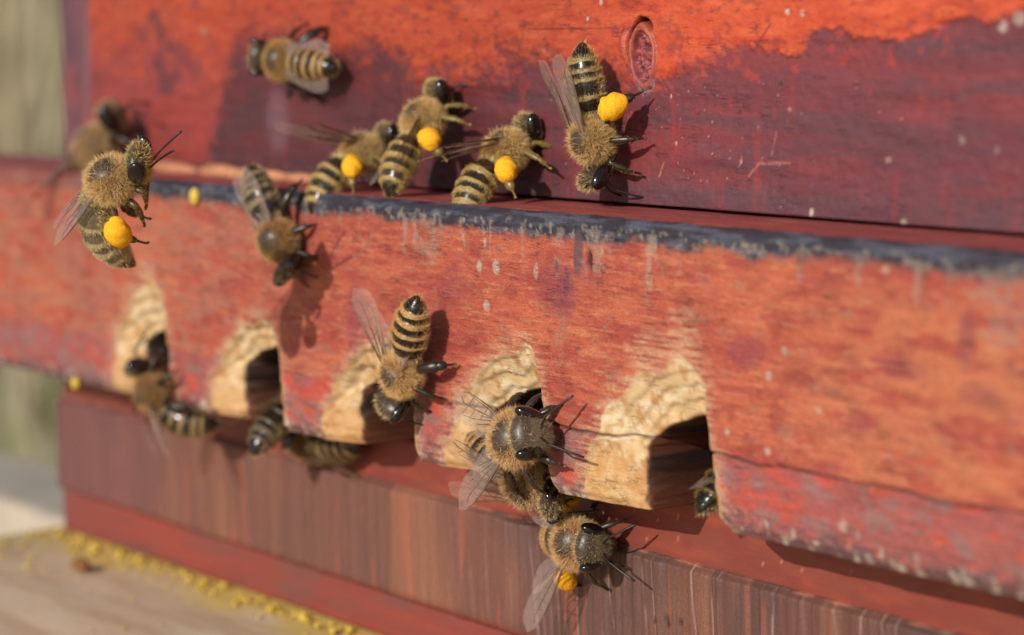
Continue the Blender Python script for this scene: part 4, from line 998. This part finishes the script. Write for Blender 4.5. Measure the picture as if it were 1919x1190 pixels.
#BACKGROUND
# ------------------------------------------------------------------ stand, ground and the blurred garden behind
GZ = -430.0
M_beam = plain('grey weathered beam', sr(212, 196, 174), 0.8, 0.06, 0.15, 0.3, 0.5)
stand = empty('hive_stand', (0, 0, GZ)); tag(stand, 'pale grey wooden stand beam jutting out left of the hive foot', 'stand')
RT = min(-49.9, at(50, 952, Y=30)[2])
for y0, x_l in ((30.0, -330.0), (330.0, -90.0)):
    box('rail', (x_l, y0, RT-22-GZ), (300, y0+22, RT-GZ), M_beam, stand, 1.5)
    for x0 in (x_l+60, 230.0): box('leg', (x0-22, y0+1, 0), (x0+22, y0+21, RT-22.4-GZ), M_beam, stand, 1.5)
def ground_mat():
    m, N, L, B = new_mat('dry meadow ground'); nt = m.node_tree
    a = noise(nt, 0.016, 3, stretched(nt, 1, 1, 1), 0.55); b = noise(nt, 0.02, 4, stretched(nt, 1, 1, 1))
    r = N.new('ShaderNodeValToRGB'); L.new(a.outputs['Fac'], r.inputs[0])
    e = r.color_ramp.elements; e[0].position = .36; e[0].color = (*sr(196, 192, 146), 1); e[1].position = .64; e[1].color = (*sr(236, 224, 194), 1)
    k = e.new(.5); k.color = (*sr(216, 202, 164), 1)
    L.new(mulcol(nt, r.outputs[0], ramp(nt, b.outputs['Fac'], .3, .7, .75, 1.25)), B.inputs['Base Color']); B.inputs['Roughness'].default_value = .9
    return m
gs = np.concatenate([-np.geomspace(60000, 200, 26), np.geomspace(200, 60000, 26)])
GX, GY = np.meshgrid(gs, gs, indexing='ij'); GH = GZ + 60*(fbm(GX/900+50, GY/900+50, 901, 3)-0.5)*np.clip(np.hypot(GX, GY)/1500-0.3, 0, 1)
g = mesh_obj('ground', np.stack([GX, GY, GH], -1).reshape(-1, 3), grid_faces(52, 52), ground_mat()); tag(g, kind='structure')
def leaf_mat(name, c, tr=.35):
    m, N, L, B = new_mat(name); nt = m.node_tree
    a = N.new('ShaderNodeVertexColor'); a.layer_name = 'Col'
    L.new(a.outputs['Color'], B.inputs['Base Color']); B.inputs['Roughness'].default_value = .6
    t = N.new('ShaderNodeBsdfTranslucent'); L.new(a.outputs['Color'], t.inputs['Color'])
    ms = N.new('ShaderNodeMixShader'); ms.inputs[0].default_value = tr
    L.new(B.outputs[0], ms.inputs[1]); L.new(t.outputs[0], ms.inputs[2]); L.new(ms.outputs[0], N['Material Output'].inputs['Surface'])
    return m
M_leaf = leaf_mat('leaves', None)
def blades(n, P, L_, wid, col, lean=0.25, rg=rng):
    """upright tapering blades standing at the points P"""
    a = rg.uniform(0, 6.283, n); s_ = np.stack([np.cos(a), np.sin(a), 0*a], -1)*wid[:, None]
    t = rg.normal(0, lean, (n, 2)); tip = np.stack([t[:, 0], t[:, 1], np.ones(n)], -1)*L_[:, None]
    mid = tip*0.5; mid[:, :2] *= 0.6
    V = np.stack([P-s_, P+s_, P+mid+s_*.8, P+mid-s_*.8, P+tip], 1).reshape(-1, 3)
    b5 = np.arange(n)[:, None]*5
    F = np.concatenate([b5+[[0, 1, 2]], b5+[[0, 2, 3]], b5+[[3, 2, 4]]])
    C = np.repeat(np.asarray(col)*rg.uniform(.75, 1.25, (n, 1)), 5, 0)
    return V, F, C
def along(px, dist, lat=0.0):                        # ground point seen at picture column px, so far from the camera
    d = _f*FPX + (px-PW/2)*_r; d = np.array([d[0], d[1], 0]); d /= np.linalg.norm(d)
    q = np.array([CAM[0], CAM[1], 0]) + d*dist + np.array([-d[1], d[0], 0])*lat
    return np.array([q[0], q[1], GZ-5])
# short meadow grass, uncountable
n = 9000; dist = rng.uniform(900, 9000, n); lat = rng.normal(0, 700, n)
P = np.array([along(55, d_, l_) for d_, l_ in zip(dist, lat)])
cg = np.where(rng.random((n, 1)) < .55, sr(236, 222, 188)[None], sr(190, 192, 128)[None])
V, F, C = blades(n, P, rng.uniform(40, 150, n), rng.uniform(3, 7, n), cg, .45)
tag(mesh_obj('meadow_grass', V, F, M_leaf, None, C), 'short dry meadow grass on the ground behind the hive', 'grass', kind='stuff')
# dry reed tussocks: each a thing of its own
for k, (px, d_, hgt, nb, col, lab) in enumerate([
        (52, 2600, 800, 110, (232, 216, 180), 'tall pale dry reed tussock nearest the left edge of the hive'),
        (8, 3300, 760, 120, (240, 226, 182), 'olive brown reed tussock at the far left edge of the picture'),
        (-150, 2900, 700, 240, (206, 184, 140), 'dry reed tussock standing just outside to the left'),
        (100, 4200, 900, 140, (196, 210, 144), 'green reed tussock hugging the hive corner')]):
    c0 = along(px, d_); r_ = 48 if k == 0 else 85
    P = np.zeros((nb, 3)); P[:, :2] = rng.normal(0, r_, (nb, 2))
    V, F, C = blades(nb, P, rng.uniform(.6, 1.1, nb)*hgt, rng.uniform(4, 9, nb), sr(*col), (.10 if k == 0 else .16))
    o = empty('reed_tussock', c0); tag(o, lab, 'grass', 'reed tussocks behind the hive')
    mesh_obj('blade_clump', V, F, M_leaf, o, C)
# bushes closing the view
M_bark = plain('bark', sr(120, 96, 72), .9, .05, .3)
for k, (px, d_, R_, col, lab) in enumerate([
        (0, 6200, 850, (250, 238, 196), 'olive bush behind the reeds at the left edge'), (120, 7000, 900, (206, 216, 150), 'green bush behind the hive corner'),
        (-350, 6600, 900, (130, 138, 80), 'leafy bush farther left beyond the picture edge'), (400, 7600, 1000, (120, 132, 74), 'large bush hidden behind the hive box')]):
    c0 = along(px, d_); o = empty('bush', c0); tag(o, lab, 'bush', 'bushes behind the hive')
    nl = 2600; u = rng.normal(0, 1, (nl, 3)); u /= np.linalg.norm(u, axis=1)[:, None]; u *= (rng.random((nl, 1))**.4)*R_*(0.8+.4*fbm(u[:, :1]*3+9, u[:, 1:2]*3+9, 40+k, 2))
    u[:, 2] = u[:, 2]*1.0+R_*.95
    a1 = rng.normal(0, 1, (nl, 3)); a1 /= np.linalg.norm(a1, axis=1)[:, None]; a2 = np.cross(a1, rng.normal(0, 1, (nl, 3))); a2 /= np.linalg.norm(a2, axis=1)[:, None]
    s1 = rng.uniform(35, 70, (nl, 1)); V = np.stack([u-a1*s1, u+a2*s1*.5, u+a1*s1, u-a2*s1*.5], 1).reshape(-1, 3)
    C = np.repeat(sr(*col, 0.8)*rng.uniform(.7, 1.3, (nl, 1)), 4, 0)
    mesh_obj('crown', V, np.arange(nl*4).reshape(-1, 4), M_leaf, o, C, smooth=False)
    vm = MB()
    for j in range(6):
        e = np.array([rng.normal(0, .45), rng.normal(0, .45), 1.0])*R_*1.3
        Vt, Ft = tube([(0, 0, 0), e*.3+rng.normal(0, 20, 3), e*.7+rng.normal(0, 40, 3), e], [34, 26, 16, 5], 7, None, (1, .2, 0)); vm.add(Vt, Ft, (.1, .1, .1), .9)
    V, F, _, _ = vm.done(); mesh_obj('trunk', V, F, M_bark, o)
